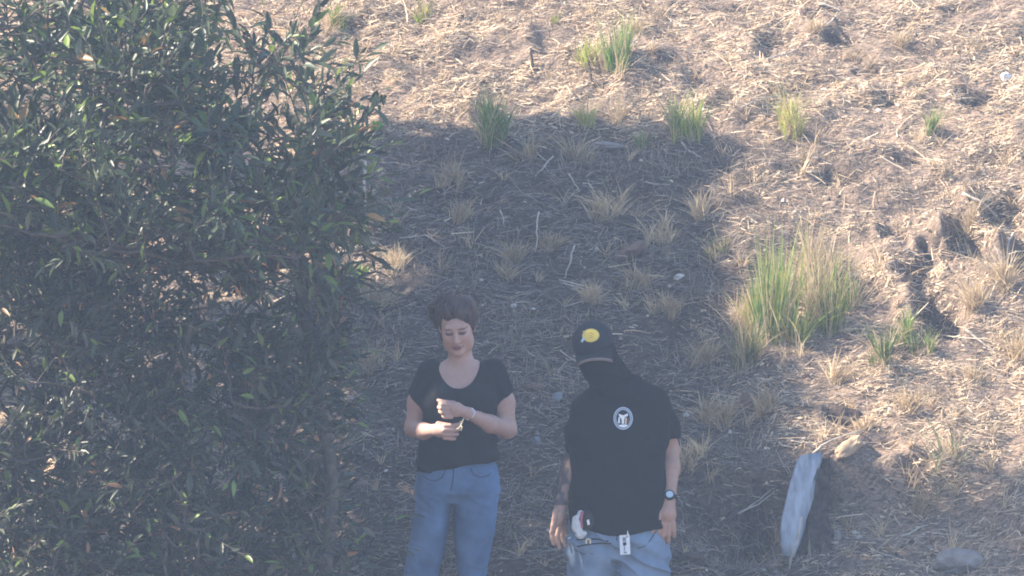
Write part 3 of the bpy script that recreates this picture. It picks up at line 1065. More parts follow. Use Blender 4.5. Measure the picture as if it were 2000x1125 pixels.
def tee_cut(X, Y, Z):
    hem = zrow(890, 912, YW - .1) + (X - W(890, 912, 0)[0]) * 0.17
    c = W(896, 700, 0)
    sc = 1 - np.sqrt(((X - c[0]) / .098) ** 2 + (np.minimum(Z - c[2] - .01, np.maximum(Z - c[2] - .01, 0) * .35) / .135) ** 2)
    sc = np.where(Y < YW + .045, sc * .1, -1)
    return np.maximum(hem - Z, sc)


def end_cut(e, sx):
    return lambda X, Y, Z: ((X - e[0]) * sx + (e[2] - Z)) * .9


eL = J(808, 778, 0); eR = J(995, 768, 0)
tee = cloth_union('tee', [(Ft, .010, tee_cut), (Fl, .004, end_cut(eL, -1.1)), (Fr, .004, end_cut(eR, .75))], .0055, .012,
                  lambda X, Y, Z: -creases(X, Y, Z, 7, 26, .011, 3, 5) * sstep(zrow(890, 800, 0), zrow(890, 880, 0), Z)
                  - creases(X, Y, Z, 12, 12, .006, 4, 14) * np.exp(-(((Z - zrow(890, 775, 0)) / .06) ** 2)) * (np.abs(X - W(897, 0, 0)[0]) > .10), black_f, wroot)

Fj = Field(); woman_legs(Fj, 3)
Fj.loft([(874, 830, 961, -.108, .10), (893, 828, 963, -.110, .106), (915, 820, 969, -.118, .122), (940, 816, 973, -.12, .135), (958, 814, 972, -.115, .15), (974, 817, 969, -.08, .12)], YW, .02)
jeans = cloth('jeans', Fj, .005, .003, lambda X, Y, Z: np.maximum(Z - zrow(890, 882, YW), zrow(890, 1300, YW) - Z),
              lambda X, Y, Z: -creases(X, Y, Z, 8, 30, .006, 13, 9) * 1.25 * (.35 + .65 * np.exp(-((Z - zrow(880, 1120, 0)) / .07) ** 2) + .6 * np.exp(-((Z - zrow(880, 965, 0)) / .05) ** 2)), denim_f, wroot)
# hair: swept up into a high loose bun with a loop on the viewer's left
Fh = Field()
hpE = lambda c, r, k=.02, op='u': Fh.ell(hp(*c), r, HR, k, op)
hpE((.006, .034, .040), (.081, .092, .080), .02)
hpE((0, .055, -.02), (.076, .068, .082), .02)
Fh.ell(J(896, 606, -.075), (.078, .075, .058), None, .03)
Fh.ell(J(908, 603, -.07), (.054, .06, .054), None, .03)
Fh.ell(J(880, 594, -.05), (.050, .05, .040), None, .03)
for q in (-1, 1): hpE((q * .073, -.006, .030), (.013, .026, .046), .015)
hpE((-.072, .035, -.03), (.020, .045, .055), .015)
Fh.ell(hp(.004, -.106, -.004), (.066, .066, .084), HR, .008, 's')
Fh.ell(hp(0, -.06, -.10), (.09, .10, .06), HR, .02, 's')
loop = [J(px, py, y) for px, py, y in [(905, 583, -.03), (880, 577, -.03), (858, 584, -.02), (844, 599, -.01), (843, 618, .0), (856, 640, .01)]]
Fh.chain(loop, [.017, .019, .018, .016, .015, .012], .012)
lo, hi = Fh.bounds(.03)
D, ax = Fh.grid(lo, hi, .0038)
X, Y, Z = coords(ax)
lx = ((X - HO[0]) * HR[0, 0] + (Y - HO[1]) * HR[1, 0] + (Z - HO[2]) * HR[2, 0])
D = D + np.where(np.abs(D) < .03, .0055 * (vnoise3(X * 95 + Z * 25, Y * 40, Z * 22 + X * 40, 5) - .5) + .020 * (vnoise3(X * 30 + Z * 14, Y * 22, Z * 16, 8) - .5), 0)
V, Q = surface_nets(D, ax)
hair = adopt(link('hair', mesh_np('hair', V, Q, None, True), hair_mat), wroot)
b = Bag()
for k in range(90):                                 # stray strands along the outline
    a = rng.uniform(-.2, math.pi + .2); p = hp(.082 * math.cos(a) - .005, .02 + rng.normal(0, .03), .075 + .085 * math.sin(a))
    d = HR @ np.array([math.cos(a) * .8 + rng.normal(0, .5), rng.normal(0, .4), math.sin(a) * .6 + .1])
    L_ = rng.uniform(.02, .06); u = np.linspace(0, 1, 5)[:, None]
    b.add(*tube(p + d * L_ * u + rng.normal(0, .015, 3) * u * u, np.linspace(.0018, .0008, 5), 3))
so = b.build('stray_strands', hair_mat)
so.parent = hair
so['kind'] = 'stuff'

b = Bag()                                        # locks swept up from the hairline into the bun
for k in range(85):
    a = rng.uniform(-1.75, 1.75)
    p0 = hp(.004 + .078 * math.sin(a), .020 - .088 * math.cos(a), .066 + .014 * math.cos(a) - .030 * (abs(a) > 1.2))
    p2 = J(884 + rng.normal(0, 13), 586 + rng.normal(0, 6), -.05 + rng.normal(0, .02))
    p1 = (p0 + p2) * .5 + (HR @ np.array([math.sin(a) * .055, -math.cos(a) * .050, .030])) * rng.uniform(.7, 1.15)
    u = np.linspace(0, 1, 8)[:, None]
    q = p0 * (1 - u) ** 2 + 2 * p1 * u * (1 - u) + p2 * u * u + np.cumsum(rng.normal(0, .0012, (8, 3)), axis=0)
    b.add(*tube(q, np.array([.003, .0045, .005, .005, .0048, .0042, .0035, .002]) * rng.uniform(.7, 1.2), 5))
lo_ = b.build('locks', node_mat('brown_locks', (0.075, 0.042, 0.036), rough=.4, vary=.5, scale=50, spec=.45), None, True)
lo_.parent = hair
lo_['kind'] = 'stuff'
bracelet_mat = node_mat('silver', (0.75, 0.76, 0.80), rough=0.25, metallic=0.9)
th = np.linspace(0, 2 * math.pi, 25)
ax_ = J(914, 807, -.205) - J(958, 828, -.10); ax_ /= np.linalg.norm(ax_)
e1 = np.cross(ax_, [0, 0, 1.0]); e1 /= np.linalg.norm(e1); e2 = np.cross(ax_, e1)
ring = J(917, 808.5, -.198) + .0275 * (np.cos(th)[:, None] * e1 + np.sin(th)[:, None] * e2)
b = Bag(); b.add(*tube(ring, .0035, 6, False)); b.build('bracelet', bracelet_mat, wroot, True)
# shoes
for px in (818, 920):
    Fs = Field(); q = W(px, 1306, YW); g0 = gh(q[0], YW - .06)
    Fs.ell((q[0], YW - .07, g0 + .035), (.042, .12, .045), None, .02); Fs.ell((q[0], YW + .02, g0 + .06), (.038, .05, .06), None, .03)
    cloth('shoe', Fs, .007, 0, lambda X, Y, Z, g=g0: (g - .06) - Z, None, shoe_mat, wroot)

# the bit of dry twig she holds
b = Bag()
tw = np.array([J(892, 838, -.275), J(897, 836, -.278), J(900, 831, -.28), J(903, 824, -.28), J(906, 817, -.282)])
b.add(*tube(tw, [.002, .0035, .003, .0035, .0015], 6))
b.add(*tube(np.array([tw[2], J(903, 834, -.29), J(900, 842, -.288)]), [.002, .003, .0015], 5))
b.add(*tube(np.array([tw[3], J(899, 823, -.285)]), [.0025, .001], 5))
o = b.build('dry_twig', node_mat('pale_twig', (.55, .50, .36), rough=.8, vary=.2, scale=60), None, True)
tag(o, 'small pale twig pinched between the fingers of the woman', 'twig')

# ================================================================== the man
YM = -0.5
mx0 = W(1208, 900, YM)[0]
mroot = empty('person', (mx0, YM, gh(mx0, YM)))
tag(mroot, 'man in a black cap, black face covering and black tee with a round chest emblem', 'person', 'people standing on the slope')
K = lambda px, py, y: W(px, py, YM + y)


def man_torso(F):
    F.loft([(738, 1172, 1240, -.03, .07), (752, 1162, 1270, -.06, .095), (768, 1144, 1292, -.09, .11), (784, 1125, 1298, -.105, .115), (805, 1121, 1300, -.12, .12),
            (840, 1121, 1298, -.135, .12), (900, 1124, 1291, -.14, .115), (960, 1125, 1289, -.145, .11), (1010, 1123, 1290, -.14, .115),
            (1045, 1121, 1295, -.13, .125), (1085, 1120, 1298, -.11, .13)], YM, .03, 2.4)
    return F


def man_arms(F):
    F.chain([K(1278, 787, .01), K(1295, 830, .04), K(1306, 878, .075)], [.060, .053, .043], .03)     # his left, viewer's right
    F.chain([K(1308, 878, .075), K(1309, 915, .02), K(1308, 968, -.055)], [.043, .042, .027], .02)
    F.chain([K(1146, 803, .03), K(1132, 845, .05), K(1121, 892, .06)], [.060, .052, .042], .03)      # his right
    F.chain([K(1121, 892, .06), K(1112, 935, .02), K(1096, 984, -.04)], [.042, .039, .026], .02)
    return F


def man_legs(F):
    F.loft([(1050, 1120, 1215, -.11, .12), (1090, 1117, 1203, -.115, .12), (1130, 1118, 1194, -.105, .10), (1200, 1120, 1186, -.09, .085), (1260, 1124, 1182, -.075, .075),
            (1330, 1128, 1180, -.065, .085), (1400, 1132, 1176, -.06, .06), (1440, 1134, 1174, -.06, .055)], YM, .02, 2.1)
    F.loft([(1050, 1198, 1299, -.11, .12), (1090, 1208, 1300, -.115, .12), (1130, 1214, 1300, -.105, .10), (1200, 1226, 1298, -.09, .085), (1260, 1234, 1296, -.075, .075),
            (1330, 1238, 1294, -.065, .085), (1400, 1242, 1290, -.06, .06), (1440, 1244, 1288, -.06, .055)], YM, .02, 2.1)
    return F


MR = rot(11, 12, -13)
MO = K(1163, 690, -.12)
Fm = Field()
man_torso(Fm); man_arms(Fm); man_legs(Fm)
Fm.cone(K(1205, 752, .02), K(1176, 706, -.09), .064, .060, .03)
mp_ = head(Fm, MO, MR, False, 1.04)
# his left hand hanging, back of the hand to the viewer
Fm.cone(K(1308, 968, -.055), K(1303, 1003, -.075), .027, .036, .015)
Fm.ell(K(1302, 1006, -.078), (.042, .020, .043), None, .014)
for (x0_, y0_, dx, ln) in [(1289, 1021, -.14, (.044, .028, .02)), (1297, 1025, -.07, (.048, .030, .022)), (1306, 1025, .0, (.045, .028, .02)), (1315, 1021, .06, (.036, .022, .018))]:
    finger(Fm, K(x0_, y0_, -.088), (dx, -.12, -1), (1, 0, 0), ln, (.0118, .011, .010, .0085), (14, 22, 18))
finger(Fm, K(1290, 1000, -.085), (-.42, -.30, -1), (1, 0, 0), (.036, .034, .026), (.015, .0125, .011, .009), (0, 8, 10))
# his right hand, seen from the thumb side, index finger and thumb forward
Fm.cone(K(1095, 984, -.04), K(1093, 1006, -.06), .027, .028, .015)
Fm.ell(K(1093, 1010, -.062), (.022, .040, .042), None, .014)
finger(Fm, K(1087, 1022, -.09), (-.50, -.25, -1), (0, 1, 0), (.044, .030, .022), (.0125, .0115, .0105, .009), (2, -32, -12))
finger(Fm, K(1093, 1028, -.07), (-.25, -.18, -1), (0, 1, 0), (.044, .030, .022), (.0125, .0115, .0105, .009), (0, -18, -16))
finger(Fm, K(1098, 1027, -.045), (.0, -.12, -1), (0, 1, 0), (.042, .028, .02), (.0125, .011, .010, .0085), (0, -12, -14))
finger(Fm, K(1103, 1022, -.02), (.1, -.1, -1), (0, 1, 0), (.034, .022, .018), (.0115, .010, .009, .008), (0, -10, -12))
finger(Fm, K(1086, 998, -.085), (-.22, -.5, -1), (1, 0, 0), (.036, .032, .026), (.0145, .0125, .011, .009), (4, 6, 8))


def man_colour(V):
    c = np.tile(np.array([.36, .225, .175]), (len(V), 1))
    mottle = ((V[:, 0] < K(1136, 900, 0)[0]) & (V[:, 2] > K(1095, 982, 0)[2])).astype(float)      # dark mottled tone over the right forearm
    n = vnoise3(V[:, 0] * 42, V[:, 1] * 42, V[:, 2] * 30, 77)
    mottle = mottle * (.35 + .6 * sstep(.30, .5, n))
    return c * (1 - mottle[:, None]) + np.array([.055, .05, .055]) * mottle[:, None]


ha = K(1283, 1075, 0); hbx = K(1330, 985, 0); hc = K(1066, 1075, 0); hd = K(1120, 992, 0)
man = build_body('body', Fm, [(MO - np.array([.13, .15, .15]), MO + np.array([.13, .12, .15])),
                              (np.array([ha[0] - .04, YM - .20, ha[2]]), np.array([hbx[0], YM + .02, hbx[2]])),
                              (np.array([hc[0], YM - .20, hc[2]]), np.array([hd[0], YM + .03, hd[2]]))], .0065, .0033, man_colour, skin_m, mroot)

Ft = Field(); man_torso(Ft)
Fl = Field(); Fl.chain([K(1150, 802, .03), K(1136, 845, .05), K(1130, 905, .06)], [.064, .060, .055], .02)
Fr = Field(); Fr.chain([K(1274, 786, .01), K(1295, 830, .04), K(1302, 885, .06)], [.068, .062, .057], .02)
mtee = cloth_union('tee', [(Ft, .012, lambda X, Y, Z: zrow(1205, 1034, YM - .12) - .012 * np.cos((X - mx0) * 13) - Z),
                           (Fl, .004, end_cut(K(1115, 884, 0), -.25)), (Fr, .004, end_cut(K(1310, 854, 0), .1))], .006, .016,
                   lambda X, Y, Z: -creases(X, Y, Z, 5, 9, .014, 23, 6) * (.4 + .6 * sstep(zrow(1200, 850, YM), zrow(1200, 1000, YM), Z))
                   - creases(X, Y, Z, 14, 10, .008, 24, 16) * np.exp(-(((Z - zrow(1200, 850, YM)) / .08) ** 2)) * (np.abs(X - mx0) > .13), black_m, mroot)
Fj = Field(); man_legs(Fj)
Fj.loft([(1012, 1128, 1284, -.125, .10), (1034, 1122, 1292, -.128, .115), (1050, 1119, 1297, -.132, .13), (1078, 1118, 1299, -.11, .13)], YM, .03)
mjeans = cloth('jeans', Fj, .006, .010, lambda X, Y, Z: np.maximum(Z - zrow(1205, 1014, YM), zrow(1205, 1436, YM) - Z),
               lambda X, Y, Z: -creases(X, Y, Z, 7, 16, .018, 33, 10), denim_m, mroot)
for px in (1155, 1266):
    Fs = Field(); q = W(px, 1440, YM); g0 = gh(q[0], YM - .06)
    Fs.ell((q[0], YM - .07, g0 + .04), (.05, .14, .05), None, .02); Fs.ell((q[0], YM + .03, g0 + .08), (.045, .055, .08), None, .03)
    cloth('shoe', Fs, .008, 0, lambda X, Y, Z, g=g0: (g - .06) - Z, None, shoe_mat, mroot)

# face covering: over the lower face and neck, tucked into the tee
Fg = Field()
mE = lambda c, r, k=.02, op='u': Fg.ell(mp_(*c), np.array(r) * 1.04, MR, k, op)
mE((0, .018, .036), (.080, .100, .088), .03)
mE((0, -.024, -.030), (.068, .074, .090), .04)
mE((0, -.074, -.060), (.036, .034, .050), .04)
Fg.cone(K(1208, 756, .02), K(1176, 706, -.09), .082, .070, .04)
Fg.cone(K(1190, 765, -.03), K(1166, 715, -.15), .060, .050, .04)
Fg.ell(mp_(.0, -.125, .012), (.007, .050, .005), MR, .003, 's')
cloth('face_covering', Fg, .0045, 0, lambda X, Y, Z: np.full(X.shape, -1.0),
      lambda X, Y, Z: -creases(X, Y, Z, 12, 22, .006, 43, 6), gaiter_mat, mroot)

# cap
cap_mat = node_mat('black_cap_twill', (0.012, 0.016, 0.024), rough=.85, vary=.15, scale=100, spec=.2)
CS = 1.04
Fc = Field()
Fc.ell(mp_(0, .010, .040), np.array((.089, .106, .098)) * CS, MR, .01)
Fc.ell(mp_(0, -.062, .068), np.array((.058, .040, .048)) * CS, MR, .03)


def cap_cut(X, Y, Z):
    lz = (X - MO[0]) * MR[0, 2] + (Y - MO[1]) * MR[1, 2] + (Z - MO[2]) * MR[2, 2]
    return .034 * CS - lz


cap = cloth('cap', Fc, .004, 0, cap_cut, None, cap_mat, mroot)


def brim_pt(a, r, dz=0.0):
    """a in -1..1 across the brim, r 0 at the cap, 1 at the edge"""
    th = a * math.radians(66)
    x0 = .088 * math.sin(th); y0 = .010 - .104 * math.cos(th)
    ext = .072 * max(math.cos(th * 1.15), 0.0) ** .6
    z = .036 - .004 * r - .062 * (a * a) * (.25 + .75 * r) + dz
    return mp_(x0 * (1 - .05 * r), y0 - ext * r, z)


def brim_mesh(r0, r1, t0, t1, n=28, m=6):
    vs = []; qs = []
    for layer, dz in ((0, t1), (1, t0)):
        for i in range(n + 1):
            for j in range(m + 1): vs.append(brim_pt(-1 + 2 * i / n, r0 + (r1 - r0) * j / m, dz))
    st = (n + 1) * (m + 1); id_ = lambda l, i, j: l * st + i * (m + 1) + j
    for i in range(n):
        for j in range(m):
            qs.append((id_(0, i, j), id_(0, i + 1, j), id_(0, i + 1, j + 1), id_(0, i, j + 1)))
            qs.append((id_(1, i, j), id_(1, i, j + 1), id_(1, i + 1, j + 1), id_(1, i + 1, j)))
        qs.append((id_(0, i, m), id_(0, i + 1, m), id_(1, i + 1, m), id_(1, i, m)))
        qs.append((id_(0, i, 0), id_(1, i, 0), id_(1, i + 1, 0), id_(0, i + 1, 0)))
    return np.array(vs), np.array(qs)


def sub(o, parent, root):
    """make o (built in world space) a sub-part of a part that was itself built in world space"""
    o.parent = parent
    o.matrix_parent_inverse = Matrix.Identity(4)
    return o


v, q = brim_mesh(0.0, .93, -.003, .003)
brim = sub(link('brim', mesh_np('brim', v, q, None, True), cap_mat), cap, mroot)
v, q = brim_mesh(.925, 1.02, -.005, .0045, m=2)
sub(link('brim_edge', mesh_np('brim_edge', v, q, None, True), node_mat('tan_binding', (.19, .15, .14), rough=.85, vary=.15, scale=60)), cap, mroot)


# ------------------------------------------------------------------ flat marks laid on a surface
def patch_on(bvh, centre, right, up, direction, polys, lift):
    """polygons (2-D, metres) projected along direction onto the surface, as fans of small triangles"""
    V = []; T = []
    for poly_ in polys:
        c = np.mean(poly_, axis=0)
        rings = [0.0, .35, .7, 1.0]
        base = len(V); n = len(poly_)
        for r_ in rings[1:]:
            for p in poly_: V.append(c + (np.asarray(p) - c) * r_)
        V.append(c); ci = len(V) - 1
        for i in range(n):
            j = (i + 1) % n
            T.append((ci, base + i, base + j))
            for k in range(2):
                a, b_ = base + k * n, base + (k + 1) * n
                T.append((a + i, b_ + i, b_ + j)); T.append((a + i, b_ + j, a + j))
    out = []
    for p in V:
        o = centre + right * p[0] + up * p[1] - direction * .15
        hit = bvh.ray_cast(Vector(o), Vector(direction), .4)
        q = np.array(hit[0]) if hit[0] is not None else centre + right * p[0] + up * p[1]
        out.append(q - direction * lift)
    return np.array(out), np.array(T)


def ring_on(bvh, centre, right, up, direction, rx, ry, rx2, ry2, lift, n=40):
    V = []; Q = []
    for i in range(n):
        t = 2 * math.pi * i / n
        for (a, b_) in ((rx, ry), (rx2, ry2)):
            p = centre + right * (a * math.cos(t)) + up * (b_ * math.sin(t))
            hit = bvh.ray_cast(Vector(p - direction * .15), Vector(direction), .4)
            V.append((np.array(hit[0]) if hit[0] is not None else p) - direction * lift)
    for i in range(n):
        j = (i + 1) % n
        Q.append((2 * i, 2 * i + 1, 2 * j + 1, 2 * j))
    return np.array(V), np.array(Q)


def bvh_of(o):
    me = o.data
    vs = np.empty(len(me.vertices) * 3, np.float32); me.vertices.foreach_get('co', vs)
    vs = vs.reshape(-1, 3)
    return BVHTree.FromPolygons([tuple(v) for v in vs], [tuple(p.vertices) for p in me.polygons])


def ellp(cx, cy, rx, ry, n=24, a0=0, a1=2 * math.pi):
    return [(cx + rx * math.cos(a0 + (a1 - a0) * i / n), cy + ry * math.sin(a0 + (a1 - a0) * i / n)) for i in range(n)]


flat = lambda name, c: node_mat(name, c, rough=.8, vary=.08, scale=90, spec=.2)
# cap patch: yellow oval with darker drawing, a pale blue fish head at its left end
cb = bvh_of(cap)
dirn = np.array([0.10, 1.0, -.12]); dirn /= np.linalg.norm(dirn)
cr = np.array([1.0, -.10, 0.04]); cu = np.array([-.06, .12, 1.0])
pc = K(1151, 655, -.25)
PXM = 1 / 442.0
v, t = patch_on(cb, pc, cr, cu, dirn, [ellp(1.5 * PXM, 0, 16.5 * PXM, 13 * PXM)], .0022)
patch = sub(link('cap_patch', mesh_np('cap_patch', v, t, None, True), flat('yellow_embroidery', (.66, .49, .10))), cap, mroot)
v, t = patch_on(cb, pc, cr, cu, dirn, [[(-5 * PXM, 4 * PXM), (2 * PXM, 6.5 * PXM), (7 * PXM, 4 * PXM), (9 * PXM, 0), (7 * PXM, 1 * PXM), (2 * PXM, 4.5 * PXM)],
                                       [(-5 * PXM, -4.5 * PXM), (3 * PXM, -5 * PXM), (9 * PXM, -2 * PXM), (3 * PXM, -3.4 * PXM)],
                                       [(-2 * PXM, 0), (4 * PXM, 1.4 * PXM), (5 * PXM, 0), (3 * PXM, -.8 * PXM)]], .0036)
sub(link('patch_drawing', mesh_np('patch_drawing', v, t), flat('ochre_thread', (.38, .25, .055))), cap, mroot)
v, t = patch_on(cb, pc, cr, cu, dirn, [[(-12 * PXM, -2 * PXM), (-10 * PXM, -5 * PXM), (-14 * PXM, -13 * PXM), (-18 * PXM, -12 * PXM), (-17 * PXM, -9 * PXM), (-15 * PXM, -6 * PXM)]], .0036)
sub(link('patch_fish', mesh_np('patch_fish', v, t), flat('pale_blue_thread', (.38, .62, .78))), cap, mroot)
v, t = patch_on(cb, pc, cr, cu, dirn, [[(-15 * PXM, 9 * PXM), (-11 * PXM, 9 * PXM), (-10 * PXM, 5 * PXM), (-12 * PXM, 4 * PXM)]], .0036)
sub(link('patch_fin', mesh_np('patch_fin', v, t), flat('pink_thread', (.62, .38, .30))), cap, mroot)

# chest emblem: pale double ring, dark ground, white figure with a rust-coloured piece on its right
sb = bvh_of(mtee)
ec = K(1217, 817, -.13); er = np.array([1.0, 0, 0]); eu = np.array([0, .1, 1.0]); ed = np.array([0, 1.0, -.08]); ed /= np.linalg.norm(ed)
def emb(name, polys, mat, lift):
    v, t = patch_on(sb, ec, er, eu, ed, polys, lift)
    return sub(link(name, mesh_np(name, v, t), mat), mtee, mroot)
pale = flat('pale_print', (.50, .58, .68)); grey = flat('grey_print', (.20, .25, .33)); white = flat('white_print', (.78, .82, .86))
ink_ = flat('black_print', (.012, .016, .026)); rust = flat('rust_print', (.16, .05, .035)); cream = flat('cream_print', (.62, .55, .44))
U = PXM
emblem = emb('emblem', [ellp(0, 0, 18.5 * U, 21.5 * U, 36)], grey, .0015)
for (rx, r2) in ((18.8, 17.2), (14.8, 13.6)):
    v, q = ring_on(sb, ec, er, eu, ed, rx * U, (rx + 3) * U, r2 * U, (r2 + 3) * U, .0030)
    sub(link('emblem_ring', mesh_np('emblem_ring', v, q), pale), mtee, mroot)
emb('emblem_ground', [ellp(0, 0, 13.6 * U, 16.6 * U, 30)], ink_, .0026)
emb('emblem_figure', [[(-9.5 * U, 9 * U), (0, 6 * U), (9 * U, 9.5 * U), (9.5 * U, 5 * U), (4 * U, 3 * U), (2 * U, -2 * U), (2 * U, -10 * U), (-2.5 * U, -11 * U), (-3 * U, -2 * U), (-7 * U, 3 * U)],
                      [(-9 * U, 3 * U), (-6.5 * U, 1 * U), (-6 * U, -9 * U), (-10 * U, -9.5 * U)],
                      ellp(0, -14.2 * U, 9 * U, 2.4 * U, 14)], white, .0042)
emb('emblem_beam', [[(4 * U, 1 * U), (7.5 * U, 1.5 * U), (6.5 * U, -12 * U), (3.5 * U, -12 * U)]], cream, .0046)
emb('emblem_side', [[(8 * U, -1 * U), (12 * U, 1 * U), (11.5 * U, -7 * U), (7.5 * U, -9 * U)]], rust, .0046)

# watch on his left wrist
a0 = K(1308, 968, -.055); d0 = K(1309, 915, .02) - a0; d0 /= np.linalg.norm(d0)
wc = K(1307.5, 973, -.06)
e1 = np.array([1.0, 0, 0]); e1 -= d0 * (e1 @ d0); e1 /= np.linalg.norm(e1); e2 = np.cross(d0, e1)
wroot2 = Bag()
for dz in (-.008, -.003, .003, .008):
    ring = wc + d0 * dz + .0315 * (np.cos(th)[:, None] * e1 + np.sin(th)[:, None] * e2)
    wroot2.add(*tube(ring, .0036, 6, False))
strap_mat = node_mat('black_rubber', (.015, .015, .018), rough=.6)
watch = wroot2.build('watch', strap_mat, mroot, True)
fn = e2 if e2[1] < 0 else -e2


def disc(c, n, e, f, r0, r1, h0, h1, seg=24):
    t = np.arange(seg) / seg * 2 * math.pi
    A = c + n * h0 + r0 * (np.cos(t)[:, None] * e + np.sin(t)[:, None] * f)
    B = c + n * h1 + r1 * (np.cos(t)[:, None] * e + np.sin(t)[:, None] * f)
    V = np.vstack([A, B, c + n * h1]); i = np.arange(seg); j = (i + 1) % seg
    return V, np.stack([i, j, j + seg, i + seg], 1), np.stack([np.full(seg, 2 * seg), i + seg, j + seg], 1)


for nm, r0, r1, h0, h1, mt in (('watch_case', .024, .022, .026, .040, strap_mat), ('watch_face', .0165, .0160, .0395, .0408, node_mat('watch_glass', (.42, .52, .62), rough=.2, spec=.6))):
    v, q, t = disc(wc, fn, e1, d0, r0, r1, h0, h1)
    sub(link(nm, mesh_np(nm, v, [q, t]), mt), watch, mroot)


def box_mesh(c, ex, ey, ez):
    """box from a centre and three half-edge vectors"""
    s = [(-1, -1, -1), (1, -1, -1), (1, 1, -1), (-1, 1, -1), (-1, -1, 1), (1, -1, 1), (1, 1, 1), (-1, 1, 1)]
    V = np.array([c + a * ex + b_ * ey + d_ * ez for a, b_, d_ in s])
    return V, np.array([(0, 3, 2, 1), (4, 5, 6, 7), (0, 1, 5, 4), (1, 2, 6, 5), (2, 3, 7, 6), (3, 0, 4, 7)])


# white card badge hanging at the front of the jeans
bc = K(1220.5, 1064, -.168)
bx_, bz_ = np.array([.0225, 0, .0015]), np.array([-.002, .004, .0430])
v, q = box_mesh(bc, bx_, np.array([0, .0012, 0]), bz_)
badge = adopt(link('badge_card', mesh_np('badge_card', v, q), flat('white_card', (.66, .70, .76))), mroot)
def mark(u, w_, su, sw, mat, nm='badge_print'):
    v, q = box_mesh(bc + bx_ * u + bz_ * w_ + np.array([0, -.0022, 0]), bx_ * su, np.array([0, .0006, 0]), bz_ * sw)
    sub(link(nm, mesh_np(nm, v, q), mat), badge, mroot)
mark(-.05, .55, .35, .22, grey); mark(.35, .62, .22, .28, flat('card_photo', (.8, .82, .84)))
mark(-.05, .10, .32, .16, ink_); mark(-.12, -.32, .12, .30, grey); mark(.0, -.78, .30, .08, grey)
b = Bag(); b.add(*tube([K(1226, 1036, -.165), K(1226, 1044, -.168), K(1224, 1050, -.170)], .0035, 6))
b.build('badge_clip', bracelet_mat, mroot, True)
# belt pouch and bunched white cloth at his right hip, metal clasp below it
Fp = Field(); Fp.ell(K(1149, 1019, -.150), (.026, .020, .040), None, .02); Fp.ell(K(1146, 1004, -.145), (.02, .018, .02), None, .02)
cloth('belt_pouch', Fp, .004, 0, lambda X, Y, Z: np.full(X.shape, -1.0), None, strap_mat, mroot)
b = Bag(); b.add(*box_mesh(K(1149, 1020, -.178), np.array([.005, 0, .002]), np.array([0, .002, 0]), np.array([-.002, 0, .011])))
b.build('pouch_tag', white, mroot)
Fp = Field(); Fp.chain([K(1134, 1004, -.140), K(1127, 1016, -.142), K(1127, 1030, -.146), K(1133, 1043, -.150), K(1141, 1041, -.156)], [.012, .016, .017, .015, .008], .012)
cloth('white_rag', Fp, .0035, 0, lambda X, Y, Z: np.full(X.shape, -1.0), lambda X, Y, Z: -creases(X, Y, Z, 40, 60, .006, 51), flat('white_cotton', (.52, .55, .58)), mroot)
Fp = Field(); Fp.chain([K(1137, 1002, -.152), K(1134, 1014, -.158), K(1137, 1030, -.162)], [.009, .007, .005], .01)
cloth('pink_rag', Fp, .0035, 0, lambda X, Y, Z: np.full(X.shape, -1.0), None, flat('dull_pink_cotton', (.36, .13, .17)), mroot)
b = Bag()
for (dx, dz, sx, sz) in ((-4, 0, 1.2, 5), (4, 0, 1.2, 5), (0, 4, 5, 1.2)):
    b.add(*box_mesh(K(1149 + dx, 1057 - dz, -.156), np.array([sx * U, 0, 0]), np.array([0, .003, 0]), np.array([0, 0, sz * U])))
b.build('metal_clasp', node_mat('brass', (.62, .56, .40), rough=.4, metallic=.6), mroot)
jbv = bvh_of(mjeans)
for pts in ([(1128, 1060), (1145, 1058), (1170, 1058), (1190, 1062)], [(1129, 1073), (1150, 1068), (1175, 1066), (1195, 1066)]):
    b = Bag()
    q = np.array([np.array((jbv.ray_cast(Vector(K(px, py, -.4)), Vector((0, 1, -.1)), 1.0)[0]) or K(px, py, -.134)) + np.array([0, -.002, 0]) for px, py in pts]); b.add(*tube(q, .0032, 5)); b.build('chain', strap_mat, mroot, True)


def seams(name, bvh, rows, y, mat, root):
    """stitched seams following the surface of the jeans"""
    for pts in rows:
        q = []
        for px, py in pts:
            hit = bvh.ray_cast(Vector(W(px, py, y - .5)), Vector((0, 1, -.1)), 1.0)[0]
            if hit is not None: q.append(np.array(hit) + np.array([0, -.001, 0]))
        if len(q) > 1:
            b = Bag(); b.add(*tube(np.array(q), .0026, 5)); b.build(name, mat, root, True)


seam_mat = node_mat('denim_stitching', (.05, .075, .13), .9, .2, 60)
seams('pocket_seam', bvh_of(jeans), [[(823, 934), (835, 943), (850, 945), (862, 938), (868, 924)], [(966, 920), (954, 934), (938, 938), (924, 932), (918, 920)]], YW, seam_mat, wroot)
seams('fly_seam', bvh_of(jeans), [[(884, 918), (884, 935), (882, 950), (879, 964)]], YW, seam_mat, wroot)
seams('pocket_seam', jbv, [[(1284, 1046), (1274, 1062), (1262, 1074), (1248, 1078)], [(1126, 1082), (1140, 1090), (1160, 1088)]], YM, seam_mat, mroot)
seams('fly_seam', jbv, [[(1208, 1042), (1207, 1060), (1204, 1080)]], YM, seam_mat, mroot)
